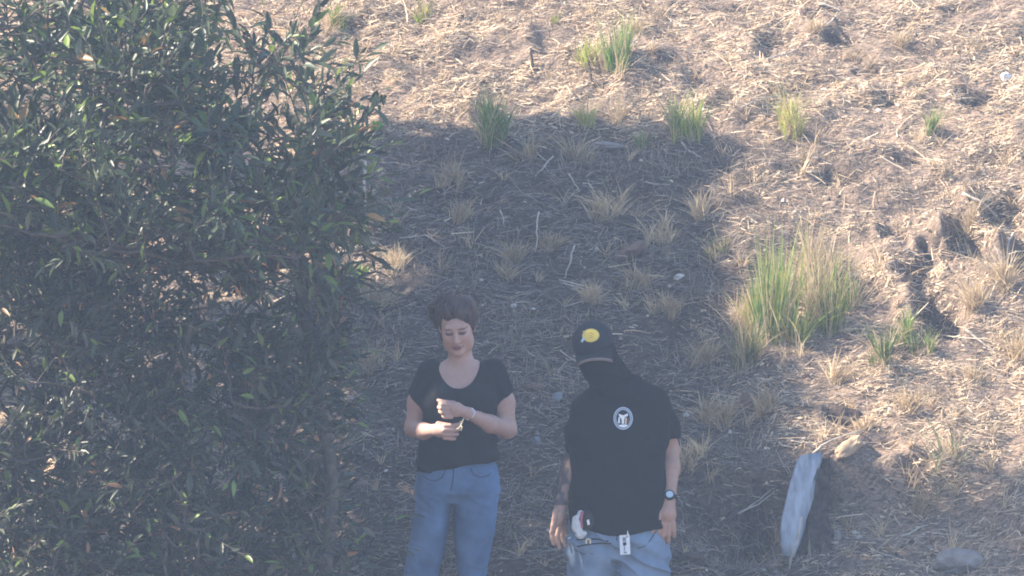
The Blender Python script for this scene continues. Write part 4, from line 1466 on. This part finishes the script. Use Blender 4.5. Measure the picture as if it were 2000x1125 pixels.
# ------------------------------------------------------------------ grass tufts
blade_mat = node_mat('grass_blade', rough=0.6, use_tone=True, vary=0.12, scale=20, spec=0.3, translucent=0.35)
GREEN = np.array([[.10, .19, .04], [.14, .25, .05], [.18, .30, .06], [.08, .15, .04]])
LIME = np.array([[.36, .44, .08], [.46, .50, .10], [.28, .40, .07], [.54, .50, .16]])
DRY = np.array([[.60, .47, .30], [.52, .40, .26], [.66, .55, .38], [.42, .32, .21]])
OLIVE = np.array([[.16, .18, .06], [.22, .22, .08], [.12, .15, .05]])


def blades(base, n, height, spread, pal, lean=0.18, droop=0.35, width=(.003, .0064)):
    """a loose stand of upright blades in a few shoots, some bent over or snapped, with dead ones at the foot"""
    k = max(3, n // 9)
    sa = rng.uniform(0, 2 * math.pi, k); sr = spread * np.sqrt(rng.random(k))
    shx, shy = sr * np.cos(sa), sr * np.sin(sa) * .8
    sh_lean = rng.normal(0, lean * .7, (k, 2)); sh_h = rng.uniform(.45, 1.05, k)
    w = rng.integers(0, k, n)
    x = base[0] + shx[w] + rng.normal(0, .008, n); y = base[1] + shy[w] + rng.normal(0, .008, n)
    P0 = np.stack([x, y, gh(x, y) - .012], -1)
    D = np.stack([sh_lean[w, 0], sh_lean[w, 1], np.ones(n)], -1) + rng.normal(0, lean * .7, (n, 3)) * np.array([1, 1, .1])
    D /= np.linalg.norm(D, axis=1)[:, None]
    Ln = height * sh_h[w] * rng.uniform(.5, 1.1, n)
    S = np.cross(D, rng.normal(0, .6, (n, 3)) + np.array([0, 1.0, 0])); S /= np.linalg.norm(S, axis=1)[:, None]
    out = np.stack([D[:, 0], D[:, 1], np.zeros(n)], -1) * 1.5 + rng.normal(0, .35, (n, 3)) * np.array([1, 1, .2])
    dr = droop * rng.uniform(.2, 2.0, n)[:, None]
    Cv = (out * dr - np.array([0, 0, .35]) * dr) * Ln[:, None]
    V, F, per = ribbons(P0, D, S, Ln, rng.uniform(*width, n), Cv, 5, .12, .7)
    C = (pal[rng.choice(len(pal), n)] * rng.uniform(.7, 1.2, n)[:, None])[:, None, :]
    t = np.repeat(np.linspace(0, 1, per // 2), 2)[None, :, None]
    m = (.75 * sstep(.55, 1.0, t) + .5 * sstep(.25, .0, t)) * rng.uniform(0, 1, n)[:, None, None]      # withered tips and pale sheaths
    C = C * (1 - m) + np.array([.56, .46, .28]) * m
    return V, F, C.reshape(-1, 3)


def scale_at(p): return FPX / (p[1] - CAM[1])


def tuft(px, py, hpx, wpx, n, pal, label, dry=0.25, name='grass_tuft', group='green grass tufts on the slope', droop=.35, lean=.18, dry_pal=DRY):
    base = G(px, py); s = scale_at(base)
    root = tag(empty(name, base), label, 'grass', group)
    pal = np.vstack([pal, pal, DRY[:2] * .9]) if dry > 0 else pal
    b = Bag(); V, F, C = blades(base, int(n * 2.8 * (1 - dry)), hpx / s * 1.12, wpx / s * .36, pal, lean * 1.25, droop); b.add(V, F, None, C)
    b.build('green_blades', blade_mat, root)
    if dry > 0:
        b = Bag(); V, F, C = blades(base, max(4, int(n * 3.2 * dry)), hpx / s, wpx / s * .42, dry_pal, lean * 1.6, droop * 1.4, (.0022, .0045)); b.add(V, F, None, C)
        b.build('dry_blades', blade_mat, root)
    return root


MIX = np.vstack([GREEN, LIME])
tuft(1205, 138, 118, 62, 120, GREEN * 1.25, 'tall bright green grass tuft at the top centre throwing a long shadow to the right', .12, lean=.10, droop=.2)
tuft(1152, 122, 62, 48, 60, LIME, 'short yellow-green tuft close to the left of the tall green one', .3)
tuft(965, 278, 120, 60, 130, np.vstack([GREEN, GREEN, LIME[:1]]), 'green tuft with a yellowed side standing across the top edge of the shade', .25, lean=.12)
tuft(945, 235, 70, 26, 30, LIME, 'thin yellow tuft behind the green one on the edge of the shade', .4)
tuft(1150, 240, 62, 44, 46, LIME, 'small pale lime tuft in the sun above the shade edge', .35)
tuft(1205, 232, 58, 46, 34, DRY, 'straw-yellow tuft right of the small lime tuft above the shade edge', 0.3)
tuft(1340, 262, 98, 82, 120, np.vstack([LIME, LIME, GREEN]), 'wide yellow-green tuft at the upper right corner of the shade', .2, lean=.14)
tuft(1545, 262, 112, 70, 80, LIME, 'tall thin yellow tuft on the sunlit slope with a straw foot', .35, lean=.16)
tuft(1818, 258, 62, 26, 34, GREEN * 1.3, 'small lone green tuft far right on the sunlit slope', .2, lean=.1)
tuft(655, 42, 50, 40, 50, MIX, 'green tuft at the top edge beside the spiky shrub', .3)
tuft(822, 38, 44, 34, 36, LIME, 'small yellowish tuft at the top edge right of the shrub', .4)
tuft(1085, 45, 34, 26, 20, LIME, 'tiny yellowish tuft near the top edge left of the tall green tuft', .6)
# the big clump on the right, plant by plant
tuft(1505, 672, 235, 80, 105, np.vstack([GREEN, GREEN * 1.3, LIME]), 'tallest green clump left of centre in the big grass stand on the right', .15, lean=.08, droop=.14)
tuft(1480, 650, 150, 34, 50, LIME, 'yellow-green blades at the left side of the big grass stand', .3, lean=.1)
tuft(1560, 672, 120, 54, 60, MIX, 'shorter mixed green tuft in the middle of the big grass stand', .3)
tuft(1625, 645, 190, 80, 80, np.vstack([GREEN, OLIVE, LIME[:2]]), 'dark green clump forming the right side of the big grass stand', .3, lean=.1, droop=.18)
tuft(1595, 560, 140, 92, 100, DRY * 1.05, 'straw-coloured plumed grass rising behind the big green stand', .3, lean=.12, name='dry_grass_clump')
tuft(1562, 672, 62, 26, 26, LIME, 'small lime shoots at the front foot of the big grass stand', 0)
tuft(1460, 720, 120, 52, 80, OLIVE, 'olive tuft below and left of the big grass stand', .3, lean=.12)
tuft(1450, 640, 90, 50, 50, DRY, 'rusty dry tuft between the olive tuft and the big grass stand', .2, name='dry_grass_clump')
tuft(1715, 715, 105, 80, 44, GREEN * .9, 'dark green tuft in the shadow right of the big grass stand', .15)
tuft(1765, 660, 75, 44, 40, np.vstack([LIME[:1], GREEN]), 'thin light green tuft on the sunlit edge of the right-hand greenery', .3)
tuft(1800, 690, 75, 66, 30, GREEN * 1.2, 'rightmost low green tuft beside the washed-out gully', .15)
tuft(1855, 905, 110, 90, 44, np.array([[.20, .25, .13], [.28, .30, .17], [.15, .20, .10]]), 'loose grey-green spiky tuft on the right above the grey stump', .45, lean=.3)
tuft(1905, 745, 60, 40, 30, np.vstack([OLIVE, DRY]), 'sparse olive tuft at the right edge below the gully', .4)
tuft(1255, 290, 50, 20, 20, GREEN, 'tiny green tuft just inside the shade below its top edge', .2)
tuft(1400, 500, 60, 60, 34, OLIVE, 'sparse olive tuft on the shade edge left of the big grass stand', .5)

tuft(1530, 640, 210, 70, 80, np.vstack([GREEN * 1.2, LIME]), 'yellow-green clump between the tallest green clump and the plumed grass', .3, lean=.1, droop=.2)
tuft(1590, 620, 170, 70, 60, np.vstack([OLIVE, LIME, DRY]), 'mixed straw and green clump in the heart of the big grass stand', .4, lean=.14, droop=.25)
tuft(1655, 600, 130, 60, 50, np.vstack([GREEN, DRY]), 'half-dry clump at the far right of the big grass stand', .4, lean=.14)
# larger dry clumps one can tell apart
for (px, py, h, w, n, lab) in [
        (1158, 588, 60, 44, 54, 'sheaf-like dry tuft standing in the shade between the two heads'),
        (1025, 312, 62, 50, 50, 'brown dry tuft in the shade just right of the green shade-edge tuft'),
        (1130, 318, 72, 60, 60, 'brown dry tuft under the shade edge at top centre'),
        (1185, 415, 62, 80, 70, 'wide pale dry tuft in the middle of the shade'),
        (1075, 485, 56, 46, 46, 'grey dry tuft in the shade above the man'),
        (1008, 505, 60, 50, 50, 'thin upright dry tuft in the shade between the grey and the brown one'),
        (985, 545, 56, 40, 36, 'short brown dry tuft in the shade above the head of the woman'),
        (770, 520, 60, 60, 50, 'dry tuft at the edge of the shrubs left of the woman'),
        (1365, 425, 70, 50, 50, 'sunlit dry tuft on the right edge of the shade'),
        (1960, 560, 90, 50, 60, 'golden dry tuft hanging over the gully at the right edge'),
        (1905, 600, 80, 50, 60, 'golden dry tuft at the foot of the gully'),
        (1895, 450, 80, 30, 36, 'thin golden dry tuft between the hollows of the gully'),
        (1680, 835, 42, 50, 50, 'pale bushy dry tuft above the tan rock'),
        (1630, 745, 70, 40, 36, 'dry tuft below the big grass stand on the shade edge'),
        (1770, 795, 56, 60, 40, 'dry tuft on the sunlit strip above the tan rock'),
        (1990, 700, 90, 50, 46, 'golden dry tuft at the right edge under the gully'),
        (1800, 1000, 60, 60, 40, 'brown dry tuft in the lower right shade'),
        (1395, 830, 80, 90, 70, 'drooping grey dry tuft right of the sleeve of the man'),
        (1350, 900, 70, 80, 60, 'drooping dry tuft behind the watch arm of the man'),
        (900, 430, 60, 60, 40, 'thin grey dry tuft in the shade left of the wide pale one'),
        (880, 360, 60, 70, 44, 'wispy brown dry tuft in the upper left of the shade'),
        (1240, 560, 60, 70, 44, 'wispy grey dry tuft in the shade right of the sheaf-like one'),
        (1290, 470, 64, 80, 54, 'wispy dry tuft in the right half of the shade'),
        (1300, 610, 64, 80, 54, 'wispy grey dry tuft right of the cap of the man'),
        (1370, 700, 64, 80, 54, 'wispy brown dry tuft right of the shoulder of the man'),
        (740, 600, 64, 70, 44, 'wispy grey dry tuft left of the head of the woman'),
        (720, 720, 60, 70, 44, 'wispy brown dry tuft left of the shoulder of the woman'),
        (1500, 800, 64, 60, 40, 'wispy brown dry tuft above the grey stump'),
        (1240, 60, 44, 34, 30, 'golden dry tuft at the top right of the tall green tuft'),
        (1590, 60, 50, 40, 30, 'golden dry tuft near the top edge right of centre'),
        (1760, 90, 56, 30, 26, 'thin golden dry tuft near the top right')]:
    tuft(px, py, h, w, n, DRY * (.75 if 'brown' in lab or 'grey' in lab else 1.0), lab, 0, 'dry_grass_tuft', 'single dry tufts', .45, .25)

# small dry tufts dotted about, all of a kind
protos = []
for k in range(6):
    b = Bag(); n = 16
    a = rng.uniform(0, 2 * math.pi, n); P0 = np.stack([.014 * np.cos(a), .014 * np.sin(a), np.full(n, -.012)], -1)
    D = rng.normal(0, .3, (n, 3)) * np.array([1, 1, .1]) + np.array([0, 0, 1.0]); D /= np.linalg.norm(D, axis=1)[:, None]
    S = np.cross(D, rng.normal(0, .4, (n, 3)) + np.array([0, 1.0, 0])); S /= np.linalg.norm(S, axis=1)[:, None]
    Ln = rng.uniform(.05, .14, n)
    V, F, per = ribbons(P0, D, S, Ln, rng.uniform(.003, .006, n), (D * np.array([1, 1, 0]) * .8 + rng.normal(0, .2, (n, 3)) - np.array([0, 0, .2])) * Ln[:, None], 4, .2)
    me = mesh_np('dry_stubble_tuft', V, F, np.repeat(DRY[rng.choice(4, n)] * (.8 + .06 * k), per, axis=0)); me.materials.append(blade_mat)
    protos.append(me)
k = 0
while k < 150:
    px = rng.uniform(480, 1990); py = rng.uniform(5, 1120)
    if 780 < px < 1010 and py > 560 or 1080 < px < 1330 and py > 620 or px < 720 and py > 300: continue
    p = G(px, py)
    o = bpy.data.objects.new('dry_stubble_tuft', protos[k % 6]); COL.objects.link(o)
    o.location = p; o.rotation_euler = (0, 0, rng.uniform(0, 6.28)); s = rng.uniform(.6, 1.25); o.scale = (s, s, s * rng.uniform(.8, 1.2))
    tag(o, 'small pale tuft of dry stubble rooted in the slope', 'grass', 'small dry stubble tufts dotted over the slope')
    k += 1

# bright broad-leaved weeds at the foot of the shrub
for (px, py, n, h, lab) in [(655, 560, 11, 52, 'bright green broad-leaved weed in a patch of sun at the edge of the shrub'),
                            (700, 560, 10, 56, 'yellow-green broad-leaved weed right of the bright green one at the shrub edge'),
                            (735, 262, 8, 30, 'small lime weed at the right end of the spiky shrub')]:
    base = G(px, py); s = scale_at(base)
    root = tag(empty('broad_leaved_weed', base), lab, 'plant', 'broad-leaved weeds by the shrub')
    a = rng.uniform(0, 6.28, n)
    D = np.stack([np.cos(a) * .5, np.sin(a) * .5, np.ones(n)], 1)
    cols = np.array([[.14, .30, .04], [.24, .40, .06], [.42, .44, .07]])[rng.choice(3, n)]
    V, Q, T, C = leaf_cloud(np.tile(base, (n, 1)) + rng.normal(0, .012, (n, 3)), D, np.stack([-np.cos(a), -np.sin(a), np.full(n, .3)], 1), rng.uniform(.7, 1.1, n) * h / s, rng.uniform(.03, .045, n), cols)
    b = Bag(); b.add(V, Q, T, C); b.build('leaves', leaf_mat, root, True)


# ------------------------------------------------------------------ stones, clods, sticks, the grey stump
def lump(seed, rx, ry, rz, rough=.25, n=2):
    """rock: subdivided icosahedron pushed in and out by noise, flattened facets"""
    t = (1 + 5 ** .5) / 2
    V = np.array([(-1, t, 0), (1, t, 0), (-1, -t, 0), (1, -t, 0), (0, -1, t), (0, 1, t), (0, -1, -t), (0, 1, -t), (t, 0, -1), (t, 0, 1), (-t, 0, -1), (-t, 0, 1)], float)
    F = [(0, 11, 5), (0, 5, 1), (0, 1, 7), (0, 7, 10), (0, 10, 11), (1, 5, 9), (5, 11, 4), (11, 10, 2), (10, 7, 6), (7, 1, 8), (3, 9, 4), (3, 4, 2), (3, 2, 6), (3, 6, 8), (3, 8, 9), (4, 9, 5), (2, 4, 11), (6, 2, 10), (8, 6, 7), (9, 8, 1)]
    V = [v / np.linalg.norm(v) for v in V]
    for _ in range(n):
        cache = {}; NF = []
        def midp(a, b):
            key = (min(a, b), max(a, b))
            if key not in cache:
                m = V[a] + V[b]; V.append(m / np.linalg.norm(m)); cache[key] = len(V) - 1
            return cache[key]
        for a, b_, c in F:
            x_, y_, z_ = midp(a, b_), midp(b_, c), midp(c, a)
            NF += [(a, x_, z_), (b_, y_, x_), (c, z_, y_), (x_, y_, z_)]
        F = NF
    V = np.array(V)
    d = 1 + rough * 2 * (vnoise3(V[:, 0] * 1.7 + seed, V[:, 1] * 1.7, V[:, 2] * 1.7, seed) - .5) + rough * (vnoise3(V[:, 0] * 4 + seed, V[:, 1] * 4, V[:, 2] * 4, seed + 1) - .5)
    return V * d[:, None] * np.array([rx, ry, rz]), np.array(F)


rock_mats = {'tan': node_mat('tan_rock', (.42, .30, .19), .9, .2, 25, bump=.5, bump_scale=60), 'grey': node_mat('grey_rock', (.22, .20, .19), .9, .25, 20, bump=.5, bump_scale=50),
             'white': node_mat('white_stone', (.62, .60, .57), .85, .15, 30, bump=.4), 'earth': node_mat('dark_clod', (.075, .055, .045), .97, .3, 25, bump=.8, bump_scale=50),
             'blue': node_mat('bluish_scrap', (.20, .23, .26), .8, .2, 30), 'rust': node_mat('rusty_clod', (.15, .10, .08), .95, .25, 30, bump=.6)}
for i, (nm, px, py, wp, hp_, mat, rotz, lab, cat) in enumerate([
        ('rock', 1656, 884, 70, 27, 'tan', .62, 'tan wedge-shaped rock lit by the sun above the grey stump', 'rock'),
        ('rock', 1872, 1118, 100, 60, 'grey', .1, 'rounded grey-brown rock at the bottom right edge', 'rock'),
        ('rock', 1195, 292, 84, 17, 'grey', -.1, 'low flat slab lying just under the top edge of the shade', 'rock'),
        ('stone', 1326, 546, 24, 13, 'white', .2, 'small white stone in the shade left of the big grass stand', 'stone'),
        ('stone', 1003, 603, 14, 12, 'white', 0, 'tiny white stone right of the hair of the woman', 'stone'),
        ('stone', 1040, 607, 12, 7, 'white', 0, 'tiny flat white stone further right of the hair of the woman', 'stone'),
        ('stone', 1966, 158, 22, 22, 'white', 0, 'white stone at the upper right edge on sunlit straw', 'stone'),
        ('stone', 1715, 222, 16, 12, 'white', .4, 'small whitish stone on the sunlit slope right of the yellow tuft', 'stone'),
        ('scrap', 1088, 785, 20, 26, 'blue', -.7, 'pale bluish scrap on the soil left of the sleeve of the man', 'scrap'),
        ('scrap', 1050, 868, 16, 18, 'blue', .3, 'grey-blue scrap on the soil between the two people', 'scrap'),
        ('clod', 1042, 762, 40, 16, 'rust', 0, 'rusty brown clod between the shoulders of the two people', 'clod'),
        ('clod', 1458, 800, 30, 46, 'rust', .2, 'reddish clod standing in the shade below the olive tuft', 'clod'),
        ('clod', 1638, 838, 92, 54, 'earth', .1, 'dark clod of earth above the tan rock', 'clod'),
        ('clod', 1230, 500, 60, 26, 'rust', .5, 'flat brown clod in the shade above the cap of the man', 'clod'),
        ('stone', 1636, 1055, 20, 24, 'grey', 0, 'small grey stone right of the foot of the grey stump', 'stone'),
        ('stone', 1670, 1045, 22, 10, 'white', 0, 'tiny pale stone in the hollow right of the grey stump', 'stone'),
        ('stone', 755, 925, 14, 10, 'white', 0, 'tiny pale stone left of the hip of the woman', 'stone'),
        ('clod', 1350, 1098, 50, 22, 'earth', 0, 'dark clod at the bottom edge right of the man', 'clod')]):
    p = G(px, py); s = scale_at(p)
    rx, rz = .5 * wp / s, .5 * hp_ / s
    V, F = lump(i * 7 + 3, rx, max(rx * .7, rz * .6), rz * 1.05, .28, 2 if wp > 30 else 1)
    o = link(nm, mesh_np(nm, V, F, None, False), rock_mats[mat])
    o.location = p + np.array([0, 0.02, rz * .55]); o.rotation_euler = (0, -rotz, rng.uniform(-.3, .3))
    tag(o, lab, cat)
# dry grass crest on the dark clod
tuft(1640, 828, 34, 66, 44, np.array([[.50, .34, .16], [.58, .42, .22]]), 'orange dry grass crest over the dark clod above the tan rock', 0, 'dry_grass_tuft', 'single dry tufts', .8, .4)

stick_mat = node_mat('pale_stick', (.42, .37, .31), .8, .25, 40, bump=.3)
dark_stick = node_mat('dark_stick', (.10, .075, .062), .9, .3, 40, bump=.4)


def stick(pts, r, mat, label, fork=None, lift=.015, name='stick'):
    P = []
    for (px, py, up) in pts:
        g = G(px, py); P.append(g + np.array([0, 0, lift + up]))
    P = np.array(P)
    t = np.linspace(0, 1, len(P)); tt = np.linspace(0, 1, 9)
    Q = np.stack([np.interp(tt, t, P[:, i]) for i in range(3)], 1) + np.cumsum(rng.normal(0, .003, (9, 3)), axis=0)
    r = r * .75
    b = Bag(); b.add(*tube(Q, np.linspace(r, r * .55, 9), 6))
    if fork is not None:
        for k_, (dx, dz, L_) in enumerate(fork):
            a = Q[5 - k_]; b.add(*tube(np.array([a, a + np.array([dx, -.02, dz]) * L_ * .5 + rng.normal(0, .004, 3), a + np.array([dx, -.03, dz]) * L_]), [r * .6, r * .5, r * .25], 5))
    o = b.build(name, mat, None, True)
    return tag(o, label, 'stick', 'sticks lying on the slope')


stick([(1112, 345, 0), (1132, 378, 0)], .006, stick_mat, 'short pale stick slanting in the middle of the upper shade')
stick([(1138, 363, 0), (1178, 362, 0)], .004, stick_mat, 'thin level stick right of the slanting one in the upper shade')
stick([(1333, 283, 0), (1345, 298, 0), (1372, 318, 0)], .008, stick_mat, 'whitish crooked stick under the wide yellow-green tuft', [(.3, -.5, .05)])
stick([(1046, 305, 0), (1065, 325, 0)], .006, stick_mat, 'short stick in the shade below its top edge')
stick([(1082, 310, 0), (1050, 352, 0)], .006, stick_mat, 'slanting stick crossing the short one in the upper shade')
stick([(1052, 440, .05), (1046, 500, 0)], .006, stick_mat, 'upright pale stalk in the shade above the man')
stick([(978, 425, .02), (982, 450, 0)], .006, stick_mat, 'short upright pale stalk in the shade above the woman')
stick([(1122, 500, .04), (1105, 548, 0)], .006, stick_mat, 'leaning straw stalk in the shade above the cap')
stick([(1100, 560, 0), (1180, 585, 0), (1110, 605, 0)], .006, stick_mat, 'bent twig on the soil above the cap of the man', [(.5, .4, .1)])
stick([(1260, 362, 0), (1305, 370, 0)], .006, stick_mat, 'level pale stick on the right half of the upper shade')
stick([(600, 828, .25), (618, 862, .2), (606, 892, .15)], .009, stick_mat, 'pale bent twig standing among the dark shrubs', [(-.4, .9, .1)])
stick([(1885, 650, 0), (1945, 692, 0)], .009, stick_mat, 'straight pale stick on the sunlit ground at the right below the gully')
stick([(1880, 395, .03), (1915, 408, .02), (1950, 440, 0)], .011, stick_mat, 'pale branch lying across the top of the gully')
stick([(1982, 470, .02), (1970, 490, .03), (1966, 540, .02), (1945, 570, .02), (1935, 592, 0)], .010, stick_mat, 'forked pale branch standing at the right edge of the gully', [(.5, .9, .14), (-.5, .9, .12), (.9, .2, .1)])
stick([(1765, 503, .02), (1800, 502, .03), (1812, 545, 0)], .008, stick_mat, 'bent pale stick in the middle of the gully')
stick([(1590, 893, 0), (1625, 872, 0), (1685, 852, 0)], .009, stick_mat, 'long straw-coloured stick in front of the tan rock')
stick([(1520, 872, 0), (1545, 878, 0)], .008, stick_mat, 'short bright stick left of the top of the grey stump')
stick([(1545, 868, 0), (1585, 872, 0)], .007, stick_mat, 'short bright stick just above the grey stump')
stick([(1440, 1012, 0), (1505, 970, 0)], .006, stick_mat, 'thin stick left of the grey stump in the shade')
stick([(1460, 1002, 0), (1500, 958, 0)], .006, stick_mat, 'thin stick beside its twin left of the grey stump')
stick([(1760, 1052, 0), (1812, 1028, 0)], .009, stick_mat, 'grey stick slanting in the lower right shade')
stick([(1820, 1050, 0), (1880, 1046, 0)], .007, stick_mat, 'level grey stick in the lower right shade')
stick([(715, 385, .2), (712, 420, .18), (716, 470, .02)], .012, stick_mat, 'pale upright stem at the right edge of the spiky shrub')
stick([(735, 478, 0), (690, 492, 0), (650, 500, 0)], .009, stick_mat, 'sunlit straw-coloured stick above the broad-leaved weeds', [(.2, .5, .08), (.8, .3, .1)])
stick([(780, 470, 0), (830, 462, 0), (870, 480, 0)], .007, stick_mat, 'curved pale twig in the shade left of centre', [(.5, .4, .08)])
stick([(1040, 132, -.02), (1039, 131, .085)], .013, dark_stick, 'dark upright stub of wood in the sun at the top centre', None, 0, 'wooden_stub')
stick([(1165, 172, -.02), (1152, 160, .02), (1146, 150, .06)], .013, dark_stick, 'dark leaning stub below the tall green tuft', None, 0, 'wooden_stub')
stick([(1600, 15, 0), (1640, 28, 0), (1618, 55, 0)], .010, stick_mat, 'bent pale branch near the top edge right of centre', [(.8, -.3, .12)])
stick([(1500, 120, 0), (1560, 100, 0)], .008, stick_mat, 'pale stick right of centre near the top')
stick([(1450, 215, 0), (1520, 195, 0)], .006, stick_mat, 'thin pale stick between the two yellow tufts at the upper right')

# weathered split stump standing in the cut bank: pale torn face on the left, dark bark behind it
root = empty('split_stump', G(1585, 1110))
tag(root, 'weathered split stump with a pale grey torn face standing at the cut bank, lower right', 'stump')
yb0 = G(1560, 1100)[1] - .02; yb1 = G(1585, 905)[1] - .06


def slab(sec, thick, seed, n=28, rough=.2, jag=.03):
    V = []; Q = []
    groove = 1 + .16 * (rng.random(n) - .5) * 2
    for i, (px, py, wpx, dy) in enumerate(sec):
        f = (1125 - py) / 230.0
        c = W(px, py, yb0 + (yb1 - yb0) * f + dy); s_ = scale_at(c)
        for k in range(n):
            a = 2 * math.pi * k / n
            ca, sa = math.copysign(abs(math.cos(a)) ** .6, math.cos(a)), math.copysign(abs(math.sin(a)) ** .6, math.sin(a))
            rr = groove[k] * (1 + rough * (vnoise(np.array([k * .7]), np.array([i * .55]), seed)[0] - .5) * 2)
            up = jag * (rng.random() - .3) if i == len(sec) - 1 else .004 * rng.normal()
            V.append(c + np.array([.5 * wpx / s_ * ca * rr, thick * sa * rr, up]))
    m = len(sec)
    for i in range(m - 1):
        for k in range(n): Q.append((i * n + k, i * n + (k + 1) % n, (i + 1) * n + (k + 1) % n, (i + 1) * n + k))
    T = [((m - 1) * n, (m - 1) * n + k, (m - 1) * n + k + 1) for k in range(1, n - 1)] + [(0, k + 1, k) for k in range(1, n - 1)]
    return np.array(V), [np.array(Q), np.array(T)]


grain = node_mat('weathered_grey_wood', (.30, .325, .365), .85, .28, 45, spec=.2, bump=.35, bump_scale=70, stretch=(1.0, .3, .03))
old_bark = node_mat('dark_old_bark', (.07, .055, .048), .95, .5, 40, spec=.1, bump=1.0, bump_scale=50, stretch=(1.0, 1.0, .2))
v, f = slab([(1586, 1180, 90, .07), (1588, 1120, 74, .06), (1590, 1060, 64, .05), (1592, 1010, 58, .05), (1595, 970, 52, .05), (1600, 935, 44, .04), (1602, 910, 40, .04), (1603, 898, 34, .04)], .060, 17, 28, .45, .05)
adopt(link('bark_side', mesh_np('bark_side', v, f, None, False), old_bark), root)
v, f = slab([(1541, 1085, 24, -.02), (1544, 1060, 36, -.02), (1548, 1030, 42, -.02), (1553, 1000, 44, -.02), (1560, 970, 44, -.02), (1568, 940, 42, -.02), (1576, 915, 42, -.01), (1582, 900, 44, -.01), (1585, 893, 40, -.01)], .030, 7, 28, .20, .035)
adopt(link('split_face', mesh_np('split_face', v, f, None, True), grain), root)
b = Bag()
b.add(*tube(np.array([W(1566, 1010, yb0 - .02), W(1560, 1040, yb0 - .05), W(1548, 1080, yb0 - .06), W(1541, 1112, yb0 - .05), W(1539, 1140, yb0 - .03)]), [.004, .006, .006, .005, .004], 6))
b.build('bark_strip', stick_mat, root, True)
# ------------------------------------------------------------------ the haze in the air
def make_haze():
    x0, x1, y0, y1, z0, z1 = -190, 190, -190, 190, -9, 13
    v = np.array([[x, y, z] for x in (x0, x1) for y in (y0, y1) for z in (z0, z1)], float)
    f = np.array([[0, 1, 3, 2], [4, 6, 7, 5], [0, 4, 5, 1], [2, 3, 7, 6], [0, 2, 6, 4], [1, 5, 7, 3]])
    m = bpy.data.materials.new('haze'); m.use_nodes = True
    N = m.node_tree.nodes; N.remove(N['Principled BSDF'])
    pv = N.new('ShaderNodeVolumePrincipled')
    pv.inputs['Color'].default_value = HAZE_COLOUR
    pv.inputs['Density'].default_value = HAZE_DENSITY
    pv.inputs['Anisotropy'].default_value = 0.0
    m.node_tree.links.new(pv.outputs[0], N['Material Output'].inputs['Volume'])
    o = link('haze', mesh_np('haze', v, f), m)
    tag(o, 'pale bluish haze hanging in the air before the slope', None, None, 'stuff')


HAZE_COLOUR = (0.54, 0.71, 1.0, 1)
HAZE_DENSITY = 0.00255
make_haze()
